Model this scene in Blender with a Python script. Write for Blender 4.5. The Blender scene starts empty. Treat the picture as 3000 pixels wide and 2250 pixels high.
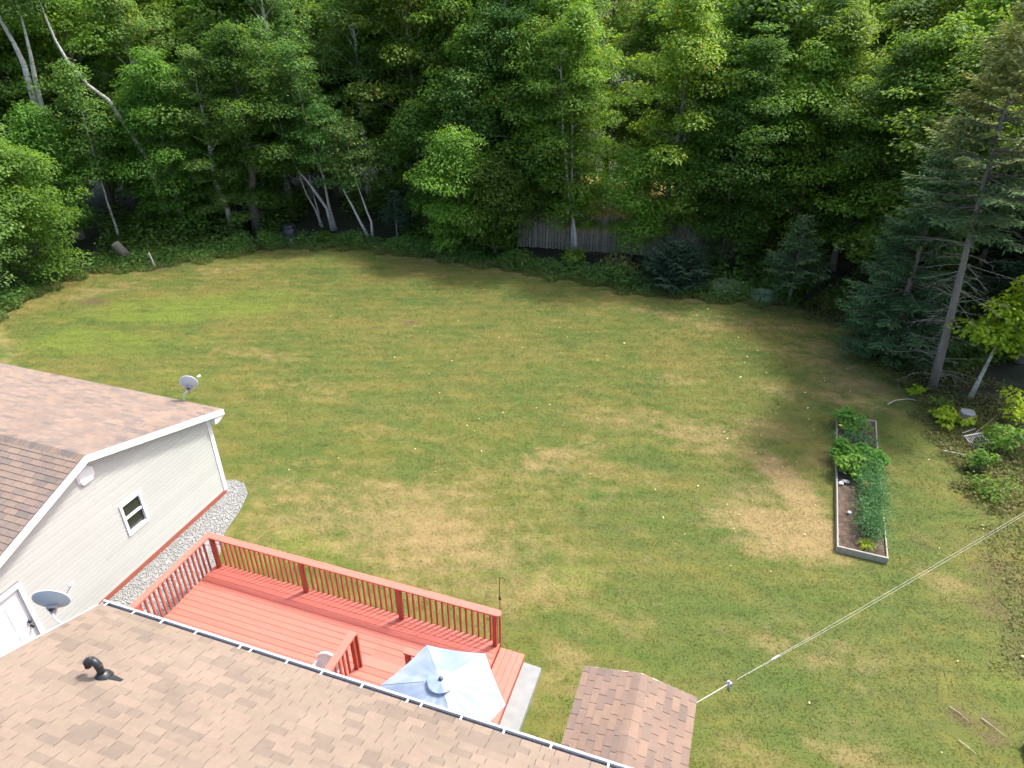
import bpy, math, random
import numpy as np
from mathutils import Vector, Matrix

# ------------------------------------------------------------------ camera, sky, sun, exposure
SC = bpy.context.scene
COL = SC.collection
CAM_H = 12.5
PITCH, ROLL, YAW = math.radians(30.019), math.radians(0.2142), math.radians(19.0965)
F_PX = 2027.744
fwd = Vector((-math.sin(YAW) * math.cos(PITCH), math.cos(YAW) * math.cos(PITCH), -math.sin(PITCH)))
rgt0 = Vector((math.cos(YAW), math.sin(YAW), 0))
dwn0 = fwd.cross(rgt0)
rgt = math.cos(ROLL) * rgt0 + math.sin(ROLL) * dwn0
dwn = -math.sin(ROLL) * rgt0 + math.cos(ROLL) * dwn0
cam_data = bpy.data.cameras.new("camera")
cam_data.sensor_width = 36.0
cam_data.lens = 36.0 * F_PX / 3000.0
cam_data.clip_start = 0.1
cam_data.clip_end = 600.0
cam = bpy.data.objects.new("camera", cam_data)
COL.objects.link(cam)
cam.matrix_world = Matrix(((rgt.x, -dwn.x, -fwd.x, 0), (rgt.y, -dwn.y, -fwd.y, 0), (rgt.z, -dwn.z, -fwd.z, CAM_H), (0, 0, 0, 1)))
SC.camera = cam

SUN_EL = math.radians(55.0)
SUN_AZ = math.atan2(0.60, 0.80)          # clockwise from +Y
world = bpy.data.worlds.new("World")
SC.world = world
world.use_nodes = True
wn = world.node_tree.nodes
bg = wn["Background"]
sky = wn.new("ShaderNodeTexSky")
sky.sky_type = 'NISHITA'
sky.sun_disc = False
sky.sun_elevation = SUN_EL
sky.sun_rotation = SUN_AZ
sky.air_density = 0.9
sky.dust_density = 4.0
sky.ozone_density = 0.6
world.node_tree.links.new(sky.outputs[0], bg.inputs[0])
bg.inputs[1].default_value = 0.15
sl = bpy.data.lights.new("sun", 'SUN')
sl.energy = 2.0
sl.angle = math.radians(6.0)
sl.color = (1.0, 0.975, 0.945)
sun = bpy.data.objects.new("sun", sl)
COL.objects.link(sun)
sd = Vector((math.sin(SUN_AZ) * math.cos(SUN_EL), math.cos(SUN_AZ) * math.cos(SUN_EL), math.sin(SUN_EL)))
sun.rotation_euler = (-sd).to_track_quat('-Z', 'Y').to_euler()
sun.location = sd * 60
vs = SC.view_settings
vs.view_transform = 'Standard'
vs.look = 'None'
vs.exposure = 1.5
vs.gamma = 1.0
vs.use_curve_mapping = False
SC.render.engine = 'CYCLES'
SC.cycles.use_denoising = True
SC.cycles.max_bounces = 4
SC.cycles.diffuse_bounces = 2
SC.cycles.use_adaptive_sampling = True
SC.cycles.adaptive_threshold = 0.03
SC.cycles.glossy_bounces = 2
SC.cycles.transmission_bounces = 3
SC.cycles.caustics_reflective = False
SC.cycles.caustics_refractive = False

# ------------------------------------------------------------------ helpers
PI = math.pi


class MB:
    """collects faces for one mesh"""
    def __init__(self):
        self.v, self.f = [], []

    def add(self, vs, fs):
        o = len(self.v)
        self.v += [tuple(p) for p in vs]
        self.f += [tuple(i + o for i in f) for f in fs]
        return self

    def hexa(self, p):
        return self.add(p, [(0, 3, 2, 1), (4, 5, 6, 7), (0, 1, 5, 4), (1, 2, 6, 5), (2, 3, 7, 6), (3, 0, 4, 7)])

    def box(self, x0, x1, y0, y1, z0, z1):
        return self.hexa([(x0, y0, z0), (x1, y0, z0), (x1, y1, z0), (x0, y1, z0), (x0, y0, z1), (x1, y0, z1), (x1, y1, z1), (x0, y1, z1)])

    def tube(self, pts, rad, n=8, cap=True):
        pts = [Vector(p) for p in pts]
        if not hasattr(rad, '__len__'):
            rad = [rad] * len(pts)
        vs, fs = [], []
        ref = None
        for i, p in enumerate(pts):
            a = pts[max(i - 1, 0)]
            b = pts[min(i + 1, len(pts) - 1)]
            t = (b - a).normalized()
            if ref is None:
                ref = Vector((1, 0, 0)) if abs(t.x) < 0.8 else Vector((0, 1, 0))
            u = (ref - t * ref.dot(t)).normalized()
            w = t.cross(u)
            ref = u
            for k in range(n):
                an = 2 * PI * k / n
                vs.append(p + (u * math.cos(an) + w * math.sin(an)) * rad[i])
        for i in range(len(pts) - 1):
            for k in range(n):
                k2 = (k + 1) % n
                fs.append((i * n + k, i * n + k2, (i + 1) * n + k2, (i + 1) * n + k))
        if cap:
            fs.append(tuple(range(n - 1, -1, -1)))
            m = (len(pts) - 1) * n
            fs.append(tuple(range(m, m + n)))
        return self.add(vs, fs)

    def prism(self, poly, d):
        """polygon of 3-D points pushed along vector d"""
        n = len(poly)
        d = Vector(d)
        vs = [Vector(p) for p in poly] + [Vector(p) + d for p in poly]
        fs = [tuple(range(n - 1, -1, -1)), tuple(range(n, 2 * n))]
        for i in range(n):
            j = (i + 1) % n
            fs.append((i, j, n + j, n + i))
        return self.add(vs, fs)


def wloc(o):
    p = Vector((0, 0, 0))
    while o is not None:
        p += Vector(o.location)
        o = o.parent
    return p


def mesh_of(name, mb, mat, smooth=False, off=(0, 0, 0)):
    me = bpy.data.meshes.new(name)
    ox, oy, oz = off
    me.from_pydata([(a - ox, b - oy, c - oz) for a, b, c in mb.v], [], mb.f)
    me.materials.append(mat)
    if smooth:
        me.polygons.foreach_set('use_smooth', [True] * len(me.polygons))
    me.update()
    return me


def link(name, me, parent=None, loc=None, rot=None):
    o = bpy.data.objects.new(name, me)
    COL.objects.link(o)
    if parent is not None:
        o.parent = parent
    if loc is not None:
        o.location = loc
    if rot is not None:
        o.rotation_euler = rot
    return o


def part(name, mb, mat, parent=None, smooth=False, local=False):
    """mesh object; world coordinates unless local"""
    off = (0, 0, 0) if (local or parent is None) else wloc(parent)
    return link(name, mesh_of(name, mb, mat, smooth, off), parent)


def at(name, me, parent, wpos, rot=None):
    """shared mesh placed at a world position under parent"""
    return link(name, me, parent, Vector(wpos) - (wloc(parent) if parent else Vector((0, 0, 0))), rot)


def tag(o, label, cat=None, group=None, kind=None):
    if label:
        o["label"] = label
    if cat:
        o["category"] = cat
    if group:
        o["group"] = group
    if kind:
        o["kind"] = kind
    return o


def thing(name, loc, label, cat, group=None, rotz=0.0):
    o = bpy.data.objects.new(name, None)
    o.empty_display_size = 0.2
    COL.objects.link(o)
    o.location = loc
    o.rotation_euler = (0, 0, rotz)
    return tag(o, label, cat, group)


def fast_mesh(name, V, F, mat, attrs=None, smooth=False):
    """V (n,3), F (m,k) arrays"""
    me = bpy.data.meshes.new(name)
    V = np.ascontiguousarray(V, dtype=np.float32)
    F = np.ascontiguousarray(F, dtype=np.int32)
    me.vertices.add(len(V))
    me.vertices.foreach_set('co', V.ravel())
    me.loops.add(F.size)
    me.loops.foreach_set('vertex_index', F.ravel())
    me.polygons.add(len(F))
    me.polygons.foreach_set('loop_start', np.arange(len(F), dtype=np.int32) * F.shape[1])
    me.update(calc_edges=True)
    me.validate()
    for k, a in (attrs or {}).items():
        at_ = me.attributes.new(k, 'FLOAT', 'POINT')
        at_.data.foreach_set('value', np.ascontiguousarray(a, dtype=np.float32))
    if smooth:
        me.polygons.foreach_set('use_smooth', np.ones(len(F), dtype=bool))
    me.materials.append(mat)
    return me


# ------------------------------------------------------------------ materials
def new_mat(name):
    m = bpy.data.materials.new(name)
    m.use_nodes = True
    nt = m.node_tree
    nt.nodes.clear()
    out = nt.nodes.new("ShaderNodeOutputMaterial")
    return m, nt, out


def nd(nt, typ, **kw):
    n = nt.nodes.new(typ)
    for k, v in kw.items():
        if k == 'i':
            for a, b in v.items():
                n.inputs[a].default_value = b
        else:
            setattr(n, k, v)
    return n


def lk(nt, a, b):
    nt.links.new(a, b)


def math_n(nt, op, a, b=None, clamp=False):
    n = nt.nodes.new("ShaderNodeMath")
    n.operation = op
    n.use_clamp = clamp
    for i, x in enumerate((a, b)):
        if x is None:
            continue
        if isinstance(x, (int, float)):
            n.inputs[i].default_value = x
        else:
            lk(nt, x, n.inputs[i])
    return n.outputs[0]


def noise(nt, vec, scale, detail=3.0, rough=0.55):
    n = nd(nt, "ShaderNodeTexNoise", i={'Scale': scale, 'Detail': detail, 'Roughness': rough})
    lk(nt, vec, n.inputs['Vector'])
    return n.outputs[0]


def mixc(nt, fac, a, b):
    n = nt.nodes.new("ShaderNodeMix")
    n.data_type = 'RGBA'
    for sock, x in ((n.inputs[0], fac), (n.inputs[6], a), (n.inputs[7], b)):
        if isinstance(x, (int, float)):
            sock.default_value = x
        elif isinstance(x, tuple):
            sock.default_value = (*x, 1.0)
        else:
            lk(nt, x, sock)
    return n.outputs[2]


def ramp(nt, fac, stops):
    n = nt.nodes.new("ShaderNodeValToRGB")
    el = n.color_ramp.elements
    while len(el) < len(stops):
        el.new(0.5)
    for e, (p, c) in zip(el, stops):
        e.position = p
        e.color = (*c, 1.0)
    lk(nt, fac, n.inputs[0])
    return n.outputs[0]


def smooth01(nt, x, lo, hi):
    n = nt.nodes.new("ShaderNodeMapRange")
    n.interpolation_type = 'SMOOTHSTEP'
    lk(nt, x, n.inputs[0])
    n.inputs[1].default_value = lo
    n.inputs[2].default_value = hi
    return n.outputs[0]


def solid(name, col, rough=0.7, var=0.12, scale=6.0, stretch=(1, 1, 1), orand=0.0, bump=0.0, bscale=60.0, metal=0.0, spec=0.4, col2=None):
    """paint / wood / metal with mottled tone, variation between objects and fine relief"""
    m, nt, out = new_mat(name)
    geo = nd(nt, "ShaderNodeNewGeometry")
    mp = nd(nt, "ShaderNodeMapping")
    mp.inputs['Scale'].default_value = stretch
    lk(nt, geo.outputs['Position'], mp.inputs['Vector'])
    n1 = noise(nt, mp.outputs[0], scale, 5.0, 0.6)
    oi = nd(nt, "ShaderNodeObjectInfo")
    val = math_n(nt, 'ADD', math_n(nt, 'MULTIPLY', math_n(nt, 'SUBTRACT', n1, 0.5), 2 * var), 1.0)
    if orand:
        val = math_n(nt, 'ADD', val, math_n(nt, 'MULTIPLY', math_n(nt, 'SUBTRACT', oi.outputs['Random'], 0.5), 2 * orand))
    base = (*col, 1.0)
    hs = nd(nt, "ShaderNodeHueSaturation")
    if col2 is not None:
        lk(nt, mixc(nt, smooth01(nt, n1, 0.35, 0.7), col, col2), hs.inputs['Color'])
    else:
        hs.inputs['Color'].default_value = base
    lk(nt, val, hs.inputs['Value'])
    b = nd(nt, "ShaderNodeBsdfPrincipled", i={'Roughness': rough, 'Metallic': metal})
    b.inputs['Specular IOR Level'].default_value = spec
    lk(nt, hs.outputs[0], b.inputs['Base Color'])
    if bump:
        bp = nd(nt, "ShaderNodeBump", i={'Strength': bump, 'Distance': 0.01})
        lk(nt, noise(nt, mp.outputs[0], bscale, 3.0), bp.inputs['Height'])
        lk(nt, bp.outputs[0], b.inputs['Normal'])
    lk(nt, b.outputs[0], out.inputs[0])
    return m


def shingle_mat(name, stops, island=False):
    m, nt, out = new_mat(name)
    geo = nd(nt, "ShaderNodeNewGeometry")
    if island:
        r = geo.outputs['Random Per Island']
    else:
        r = nd(nt, "ShaderNodeObjectInfo").outputs['Random']
    c = ramp(nt, r, stops)
    n1 = noise(nt, geo.outputs['Position'], 220.0, 2.0, 0.7)
    n2 = noise(nt, geo.outputs['Position'], 9.0, 4.0, 0.6)
    n3 = noise(nt, geo.outputs['Position'], 1.1, 3.0, 0.6)
    v = math_n(nt, 'ADD', math_n(nt, 'MULTIPLY', n1, 0.5), math_n(nt, 'MULTIPLY', n2, 0.28))
    v = math_n(nt, 'ADD', v, math_n(nt, 'MULTIPLY', n3, 0.42))
    v = math_n(nt, 'ADD', v, 0.4)
    hs = nd(nt, "ShaderNodeHueSaturation")
    lk(nt, c, hs.inputs['Color'])
    lk(nt, v, hs.inputs['Value'])
    b = nd(nt, "ShaderNodeBsdfPrincipled", i={'Roughness': 0.92})
    b.inputs['Specular IOR Level'].default_value = 0.2
    lk(nt, hs.outputs[0], b.inputs['Base Color'])
    bp = nd(nt, "ShaderNodeBump", i={'Strength': 0.35, 'Distance': 0.004})
    lk(nt, n1, bp.inputs['Height'])
    lk(nt, bp.outputs[0], b.inputs['Normal'])
    lk(nt, b.outputs[0], out.inputs[0])
    return m


def leaf_mat(name, c0, c1, transl=0.35, c_rare=None, rare=0.96, rough=0.62, spec=0.25):
    """leaves: every leaf its own tone, every plant a slightly different one"""
    m, nt, out = new_mat(name)
    geo = nd(nt, "ShaderNodeNewGeometry")
    oi = nd(nt, "ShaderNodeObjectInfo")
    ri = geo.outputs['Random Per Island']
    pn = noise(nt, geo.outputs['Position'], 0.9, 2.0)
    f = math_n(nt, 'ADD', math_n(nt, 'MULTIPLY', ri, 0.55), math_n(nt, 'MULTIPLY', pn, 0.65))
    f = math_n(nt, 'SUBTRACT', f, 0.12, True)
    c = mixc(nt, f, c0, c1)
    if c_rare is not None:
        w = nd(nt, "ShaderNodeTexWhiteNoise", noise_dimensions='1D')
        lk(nt, ri, w.inputs['W'])
        c = mixc(nt, math_n(nt, 'GREATER_THAN', w.outputs['Value'], rare), c, c_rare)
    hs = nd(nt, "ShaderNodeHueSaturation")
    lk(nt, c, hs.inputs['Color'])
    lk(nt, math_n(nt, 'ADD', math_n(nt, 'MULTIPLY', oi.outputs['Random'], 0.035), 0.4825), hs.inputs['Hue'])
    w2 = nd(nt, "ShaderNodeTexWhiteNoise", noise_dimensions='1D')
    lk(nt, math_n(nt, 'ADD', oi.outputs['Random'], 3.7), w2.inputs['W'])
    lk(nt, math_n(nt, 'ADD', math_n(nt, 'MULTIPLY', w2.outputs['Value'], 0.6), 0.85), hs.inputs['Value'])
    b = nd(nt, "ShaderNodeBsdfPrincipled", i={'Roughness': rough})
    b.inputs['Specular IOR Level'].default_value = spec
    lk(nt, hs.outputs[0], b.inputs['Base Color'])
    t = nd(nt, "ShaderNodeBsdfTranslucent")
    hs2 = nd(nt, "ShaderNodeHueSaturation", i={'Hue': 0.485, 'Saturation': 1.1, 'Value': 1.5})
    lk(nt, hs.outputs[0], hs2.inputs['Color'])
    lk(nt, hs2.outputs[0], t.inputs[0])
    mx = nd(nt, "ShaderNodeMixShader", i={0: transl})
    lk(nt, b.outputs[0], mx.inputs[1])
    lk(nt, t.outputs[0], mx.inputs[2])
    lk(nt, mx.outputs[0], out.inputs[0])
    return m


def lawn_mat(name, blades=False):
    m, nt, out = new_mat(name)
    geo = nd(nt, "ShaderNodeNewGeometry")
    P = geo.outputs['Position']
    flat = nd(nt, "ShaderNodeVectorMath", operation='MULTIPLY')
    flat.inputs[1].default_value = (1, 1, 0)
    lk(nt, P, flat.inputs[0])
    P2 = flat.outputs[0]
    st = nd(nt, "ShaderNodeMapping")
    st.inputs['Rotation'].default_value = (0, 0, math.radians(-20))
    st.inputs['Scale'].default_value = (0.45, 1.3, 1)
    lk(nt, P2, st.inputs['Vector'])
    big = noise(nt, P2, 0.28, 4.0, 0.6)
    mid = noise(nt, st.outputs[0], 0.9, 5.0, 0.62)
    mid2 = noise(nt, P2, 2.3, 4.0, 0.65)
    fine = noise(nt, P2, 24.0, 3.0, 0.7)
    vfine = noise(nt, P2, 95.0, 2.0, 0.7)

    def attr(k):
        a = nd(nt, "ShaderNodeAttribute", attribute_name=k)
        return a.outputs['Fac']
    dry, lush_sunlit, soil, deep = attr('dry'), attr('lush_sunlit'), attr('soil'), attr('deep')
    patch = noise(nt, P2, 0.55, 6.0, 0.62)
    c = mixc(nt, smooth01(nt, mid, 0.32, 0.74), (0.080, 0.110, 0.022), (0.151, 0.134, 0.035))
    c = mixc(nt, math_n(nt, 'MULTIPLY', smooth01(nt, patch, 0.44, 0.66), 0.85), c, (0.067, 0.104, 0.023))
    c = mixc(nt, math_n(nt, 'MULTIPLY', smooth01(nt, big, 0.46, 0.68), 0.6), c, (0.169, 0.138, 0.038))
    c = mixc(nt, math_n(nt, 'MULTIPLY', smooth01(nt, mid2, 0.46, 0.78), 0.45), c, (0.192, 0.146, 0.050))
    # lush yellow-green growth; also sunlit streaks painted on the left lawn
    lf = math_n(nt, 'ADD', lush_sunlit, math_n(nt, 'MULTIPLY', math_n(nt, 'SUBTRACT', mid, 0.5), 1.4))
    c = mixc(nt, math_n(nt, 'MULTIPLY', smooth01(nt, lf, 0.2, 0.95), math_n(nt, 'MINIMUM', math_n(nt, 'MULTIPLY', lush_sunlit, 2.0), 1.0)), c, (0.122, 0.160, 0.026))
    # darker healthy grass and clover; also dimmer light painted on the right
    df = math_n(nt, 'ADD', deep, math_n(nt, 'MULTIPLY', math_n(nt, 'SUBTRACT', mid2, 0.5), 1.1))
    c = mixc(nt, math_n(nt, 'MULTIPLY', smooth01(nt, df, 0.15, 0.8), 0.85), c, (0.059, 0.093, 0.023))
    # straw-dry grass; also brighter light painted in near the deck
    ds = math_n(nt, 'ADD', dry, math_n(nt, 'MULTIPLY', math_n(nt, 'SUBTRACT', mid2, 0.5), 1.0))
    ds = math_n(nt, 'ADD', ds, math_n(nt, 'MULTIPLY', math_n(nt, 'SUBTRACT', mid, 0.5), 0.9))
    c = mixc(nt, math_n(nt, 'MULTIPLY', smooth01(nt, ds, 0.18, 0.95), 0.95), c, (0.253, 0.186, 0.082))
    # bare soil
    ss = math_n(nt, 'ADD', soil, math_n(nt, 'MULTIPLY', math_n(nt, 'SUBTRACT', mid2, 0.5), 1.3))
    c = mixc(nt, math_n(nt, 'MULTIPLY', smooth01(nt, ss, 0.2, 1.05), 0.85), c, mixc(nt, smooth01(nt, fine, 0.4, 0.6), (0.058, 0.038, 0.020), (0.132, 0.092, 0.053)))
    v = math_n(nt, 'ADD', math_n(nt, 'MULTIPLY', fine, 0.42), math_n(nt, 'MULTIPLY', vfine, 0.4))
    v = math_n(nt, 'ADD', v, 0.62)
    mow = nd(nt, "ShaderNodeTexWave", i={'Scale': 0.52, 'Distortion': 2.5, 'Detail': 2.0, 'Detail Scale': 0.6})
    mrot = nd(nt, "ShaderNodeMapping")
    mrot.inputs['Rotation'].default_value = (0, 0, math.radians(68))
    lk(nt, P2, mrot.inputs['Vector'])
    lk(nt, mrot.outputs[0], mow.inputs['Vector'])
    v = math_n(nt, 'MULTIPLY', v, math_n(nt, 'ADD', math_n(nt, 'MULTIPLY', mow.outputs['Fac'], 0.09), 0.955))
    if blades:
        v = math_n(nt, 'ADD', v, math_n(nt, 'MULTIPLY', math_n(nt, 'SUBTRACT', geo.outputs['Random Per Island'], 0.5), 0.35))
        v = math_n(nt, 'MULTIPLY', v, 1.3)
    hs = nd(nt, "ShaderNodeHueSaturation")
    lk(nt, c, hs.inputs['Color'])
    lk(nt, v, hs.inputs['Value'])
    b = nd(nt, "ShaderNodeBsdfPrincipled", i={'Roughness': 0.9})
    b.inputs['Specular IOR Level'].default_value = 0.15
    lk(nt, hs.outputs[0], b.inputs['Base Color'])
    if not blades:
        bp = nd(nt, "ShaderNodeBump", i={'Strength': 0.5, 'Distance': 0.02})
        lk(nt, math_n(nt, 'ADD', fine, vfine), bp.inputs['Height'])
        lk(nt, bp.outputs[0], b.inputs['Normal'])
        lk(nt, b.outputs[0], out.inputs[0])
    else:
        t = nd(nt, "ShaderNodeBsdfTranslucent")
        lk(nt, hs.outputs[0], t.inputs[0])
        mx = nd(nt, "ShaderNodeMixShader", i={0: 0.3})
        lk(nt, b.outputs[0], mx.inputs[1])
        lk(nt, t.outputs[0], mx.inputs[2])
        lk(nt, mx.outputs[0], out.inputs[0])
    return m


M = {}
M['lawn'] = lawn_mat('lawn_turf')
M['grass'] = lawn_mat('grass_blades', True)
M['forest_floor'] = solid('forest_floor', (0.030, 0.028, 0.016), 0.95, 0.4, 1.5, bump=0.6, bscale=14, col2=(0.026, 0.042, 0.012))
M['meadow'] = solid('dry_meadow', (0.36, 0.27, 0.06), 0.95, 0.3, 1.2)
M['soil'] = solid('garden_soil', (0.075, 0.048, 0.032), 0.95, 0.45, 6, bump=0.9, bscale=30, col2=(0.12, 0.085, 0.058))
M['gravel'] = solid('gravel_bed', (0.278, 0.278, 0.263), 0.9, 0.5, 45, bump=0.9, bscale=70)
M['stone'] = solid('gravel_stone', (0.325, 0.325, 0.309), 0.85, 0.55, 28)
M['concrete'] = solid('concrete', (0.256, 0.263, 0.256), 0.85, 0.28, 5, bump=0.25, bscale=90)
M['white'] = solid('white_trim', (0.728, 0.728, 0.719), 0.5, 0.03, 2)
M['siding'] = solid('vinyl_siding', (0.474, 0.482, 0.443), 0.55, 0.05, 1.3, orand=0.03)
M['redbase'] = solid('red_foundation', (0.328, 0.096, 0.059), 0.8, 0.15, 4)
M['deck'] = solid('red_deck_stain', (0.540, 0.146, 0.104), 0.6, 0.18, 3.5, stretch=(0.35, 6, 6), orand=0.10, bump=0.15, bscale=30)
M['decky'] = solid('red_step_stain', (0.540, 0.146, 0.104), 0.6, 0.18, 3.5, stretch=(6, 0.35, 6), orand=0.10, bump=0.15, bscale=30)
M['rail'] = solid('red_rail_stain', (0.391, 0.096, 0.064), 0.6, 0.12, 5, orand=0.06)
M['underlay'] = solid('roof_underlay', (0.075, 0.055, 0.048), 0.95, 0.1, 3)
M['gutter'] = solid('gutter_metal', (0.637, 0.646, 0.673), 0.4, 0.05, 2)
M['gutterin'] = solid('gutter_inside', (0.13, 0.135, 0.16), 0.7, 0.3, 4)
M['black'] = solid('black_plastic', (0.024, 0.028, 0.031), 0.38, 0.3, 8)
M['dish'] = solid('dish_grey', (0.450, 0.505, 0.546), 0.5, 0.05, 4)
M['dishlight'] = solid('dish_pale_grey', (0.473, 0.510, 0.528), 0.5, 0.05, 4)
M['metal'] = solid('galvanised_metal', (0.364, 0.371, 0.378), 0.45, 0.15, 10, metal=0.4)
M['rust'] = solid('rusty_iron', (0.095, 0.055, 0.035), 0.85, 0.4, 30)
M['rope'] = solid('clothes_line', (0.44, 0.43, 0.36), 0.8, 0.1, 20)
M['oldwood'] = solid('weathered_wood', (0.30, 0.285, 0.25), 0.9, 0.28, 3, stretch=(3, 3, 0.5), orand=0.16, bump=0.3)
M['bedwood'] = solid('bed_board', (0.309, 0.290, 0.241), 0.85, 0.22, 3, stretch=(4, 0.6, 4), orand=0.06)
M['fence'] = solid('fence_board', (0.240, 0.218, 0.167), 0.92, 0.3, 2.5, stretch=(5, 5, 0.7), orand=0.22)
M['bark'] = solid('bark_grey', (0.155, 0.132, 0.111), 0.95, 0.4, 6, stretch=(1, 1, 0.35), bump=0.8, bscale=18)
M['barkspruce'] = solid('bark_spruce', (0.190, 0.168, 0.145), 0.95, 0.4, 9, stretch=(1, 1, 0.5), bump=0.8, bscale=22)
M['twig'] = solid('dead_twig', (0.22, 0.195, 0.165), 0.95, 0.3, 10)
M['stick'] = solid('bleached_stick', (0.46, 0.40, 0.31), 0.9, 0.2, 10)
M['stump'] = solid('stump_bark', (0.17, 0.145, 0.120), 0.95, 0.4, 8, stretch=(1, 1, 0.3), bump=0.8)
M['cutwood'] = solid('cut_wood', (0.30, 0.24, 0.18), 0.9, 0.3, 14)
M['resin'] = solid('white_resin', (0.78, 0.78, 0.76), 0.4, 0.02, 3)
M['shedwall'] = solid('shed_siding', (0.42, 0.38, 0.32), 0.8, 0.1, 3, orand=0.05)
M['yellow'] = solid('yellow_petal', (0.75, 0.52, 0.03), 0.7, 0.1, 30)
M['orange'] = solid('orange_petal', (0.75, 0.25, 0.02), 0.7, 0.1, 30)
M['umbpole'] = solid('umbrella_pole', (0.10, 0.11, 0.12), 0.4, 0.05, 3, metal=0.5)


def birch_bark():
    m, nt, out = new_mat('birch_bark')
    geo = nd(nt, "ShaderNodeNewGeometry")
    mp = nd(nt, "ShaderNodeMapping")
    mp.inputs['Scale'].default_value = (3, 3, 14)
    lk(nt, geo.outputs['Position'], mp.inputs['Vector'])
    n1 = noise(nt, mp.outputs[0], 1.0, 4.0, 0.7)
    n2 = noise(nt, geo.outputs['Position'], 2.2, 3.0)
    c = mixc(nt, smooth01(nt, n1, 0.56, 0.68), (0.48, 0.45, 0.40), (0.05, 0.045, 0.04))
    c = mixc(nt, smooth01(nt, n2, 0.50, 0.75), c, (0.22, 0.19, 0.15))
    b = nd(nt, "ShaderNodeBsdfPrincipled", i={'Roughness': 0.8})
    lk(nt, c, b.inputs['Base Color'])
    lk(nt, b.outputs[0], out.inputs[0])
    return m


M['birch'] = birch_bark()


def glass_mat():
    m, nt, out = new_mat('window_glass')
    geo = nd(nt, "ShaderNodeNewGeometry")
    n1 = noise(nt, geo.outputs['Position'], 3.0, 2.0)
    c = mixc(nt, n1, (0.012, 0.016, 0.018), (0.05, 0.055, 0.045))
    b = nd(nt, "ShaderNodeBsdfPrincipled", i={'Roughness': 0.06})
    b.inputs['Specular IOR Level'].default_value = 0.7
    lk(nt, c, b.inputs['Base Color'])
    lk(nt, b.outputs[0], out.inputs[0])
    return m


M['glass'] = glass_mat()


def umbrella_mat():
    m, nt, out = new_mat('umbrella_fabric')
    geo = nd(nt, "ShaderNodeNewGeometry")
    n1 = noise(nt, geo.outputs['Position'], 2.6, 3.0, 0.5)
    c = mixc(nt, smooth01(nt, n1, 0.35, 0.65), (0.235, 0.315, 0.44), (0.33, 0.405, 0.50))
    b = nd(nt, "ShaderNodeBsdfPrincipled", i={'Roughness': 0.38})
    b.inputs['Specular IOR Level'].default_value = 0.6
    b.inputs['Sheen Weight'].default_value = 0.3
    lk(nt, c, b.inputs['Base Color'])
    t = nd(nt, "ShaderNodeBsdfTranslucent")
    lk(nt, c, t.inputs[0])
    mx = nd(nt, "ShaderNodeMixShader", i={0: 0.15})
    lk(nt, b.outputs[0], mx.inputs[1])
    lk(nt, t.outputs[0], mx.inputs[2])
    lk(nt, mx.outputs[0], out.inputs[0])
    return m


M['umbrella'] = umbrella_mat()
HOUSE_ST = [(0.0, (0.182, 0.143, 0.111)), (0.14, (0.190, 0.148, 0.113)), (0.28, (0.213, 0.164, 0.125)), (0.5, (0.233, 0.175, 0.133)), (0.75, (0.218, 0.172, 0.126)), (1.0, (0.244, 0.182, 0.138))]
RED_ST = [(0.0, (0.156, 0.133, 0.115)), (0.15, (0.191, 0.151, 0.126)), (0.5, (0.219, 0.163, 0.130)), (0.8, (0.251, 0.184, 0.138)), (1.0, (0.219, 0.163, 0.132))]
M['sh_house'] = shingle_mat('house_shingle', HOUSE_ST)
M['sh_house_i'] = shingle_mat('house_shingle_field', HOUSE_ST, True)
SHED_ST = [(0.0, (0.168, 0.128, 0.104)), (0.15, (0.200, 0.142, 0.112)), (0.6, (0.218, 0.150, 0.115)), (1.0, (0.241, 0.165, 0.119))]
M['sh_shed'] = shingle_mat('shed_shingle', SHED_ST)
M['sh_red'] = shingle_mat('brown_shingle', RED_ST)
M['sh_red_i'] = shingle_mat('brown_shingle_field', RED_ST, True)
M['maple'] = leaf_mat('maple_leaf', (0.042, 0.108, 0.016), (0.160, 0.280, 0.046), 0.55)
M['maple_y'] = leaf_mat('maple_leaf_yellow_green', (0.062, 0.147, 0.017), (0.211, 0.329, 0.041), 0.4, (0.359, 0.161, 0.041), 0.994)
M['maple_b'] = leaf_mat('maple_leaf_bright', (0.072, 0.153, 0.016), (0.171, 0.261, 0.032), 0.4)
M['maple_l'] = leaf_mat('maple_leaf_pale', (0.062, 0.135, 0.030), (0.205, 0.320, 0.085), 0.5)
M['birchleaf'] = leaf_mat('birch_leaf', (0.048, 0.120, 0.024), (0.167, 0.280, 0.054), 0.4, (0.403, 0.328, 0.054), 0.985)
M['spruce'] = leaf_mat('spruce_needle', (0.032, 0.075, 0.024), (0.124, 0.202, 0.074), 0.15, rough=0.8, spec=0.15)
M['spruce_d'] = leaf_mat('spruce_needle_dark', (0.014, 0.034, 0.018), (0.047, 0.088, 0.048), 0.12, rough=0.8, spec=0.15)
M['spruce_olive_lit'] = leaf_mat('spruce_needle_olive_lit', (0.079, 0.110, 0.028), (0.285, 0.317, 0.088), 0.2, rough=0.8, spec=0.15)
M['shrub'] = leaf_mat('undergrowth_leaf', (0.043, 0.104, 0.020), (0.140, 0.244, 0.045), 0.3)
M['weed'] = leaf_mat('weed_leaf', (0.068, 0.099, 0.022), (0.189, 0.194, 0.054), 0.3, (0.270, 0.198, 0.099), 0.9)
M['veg'] = leaf_mat('bean_leaf', (0.065, 0.173, 0.019), (0.162, 0.335, 0.043), 0.35)
M['fern'] = leaf_mat('feathery_leaf', (0.036, 0.113, 0.036), (0.108, 0.234, 0.077), 0.3)
M['pale'] = leaf_mat('pale_grass_leaf', (0.12, 0.19, 0.09), (0.30, 0.38, 0.22), 0.3)
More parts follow.
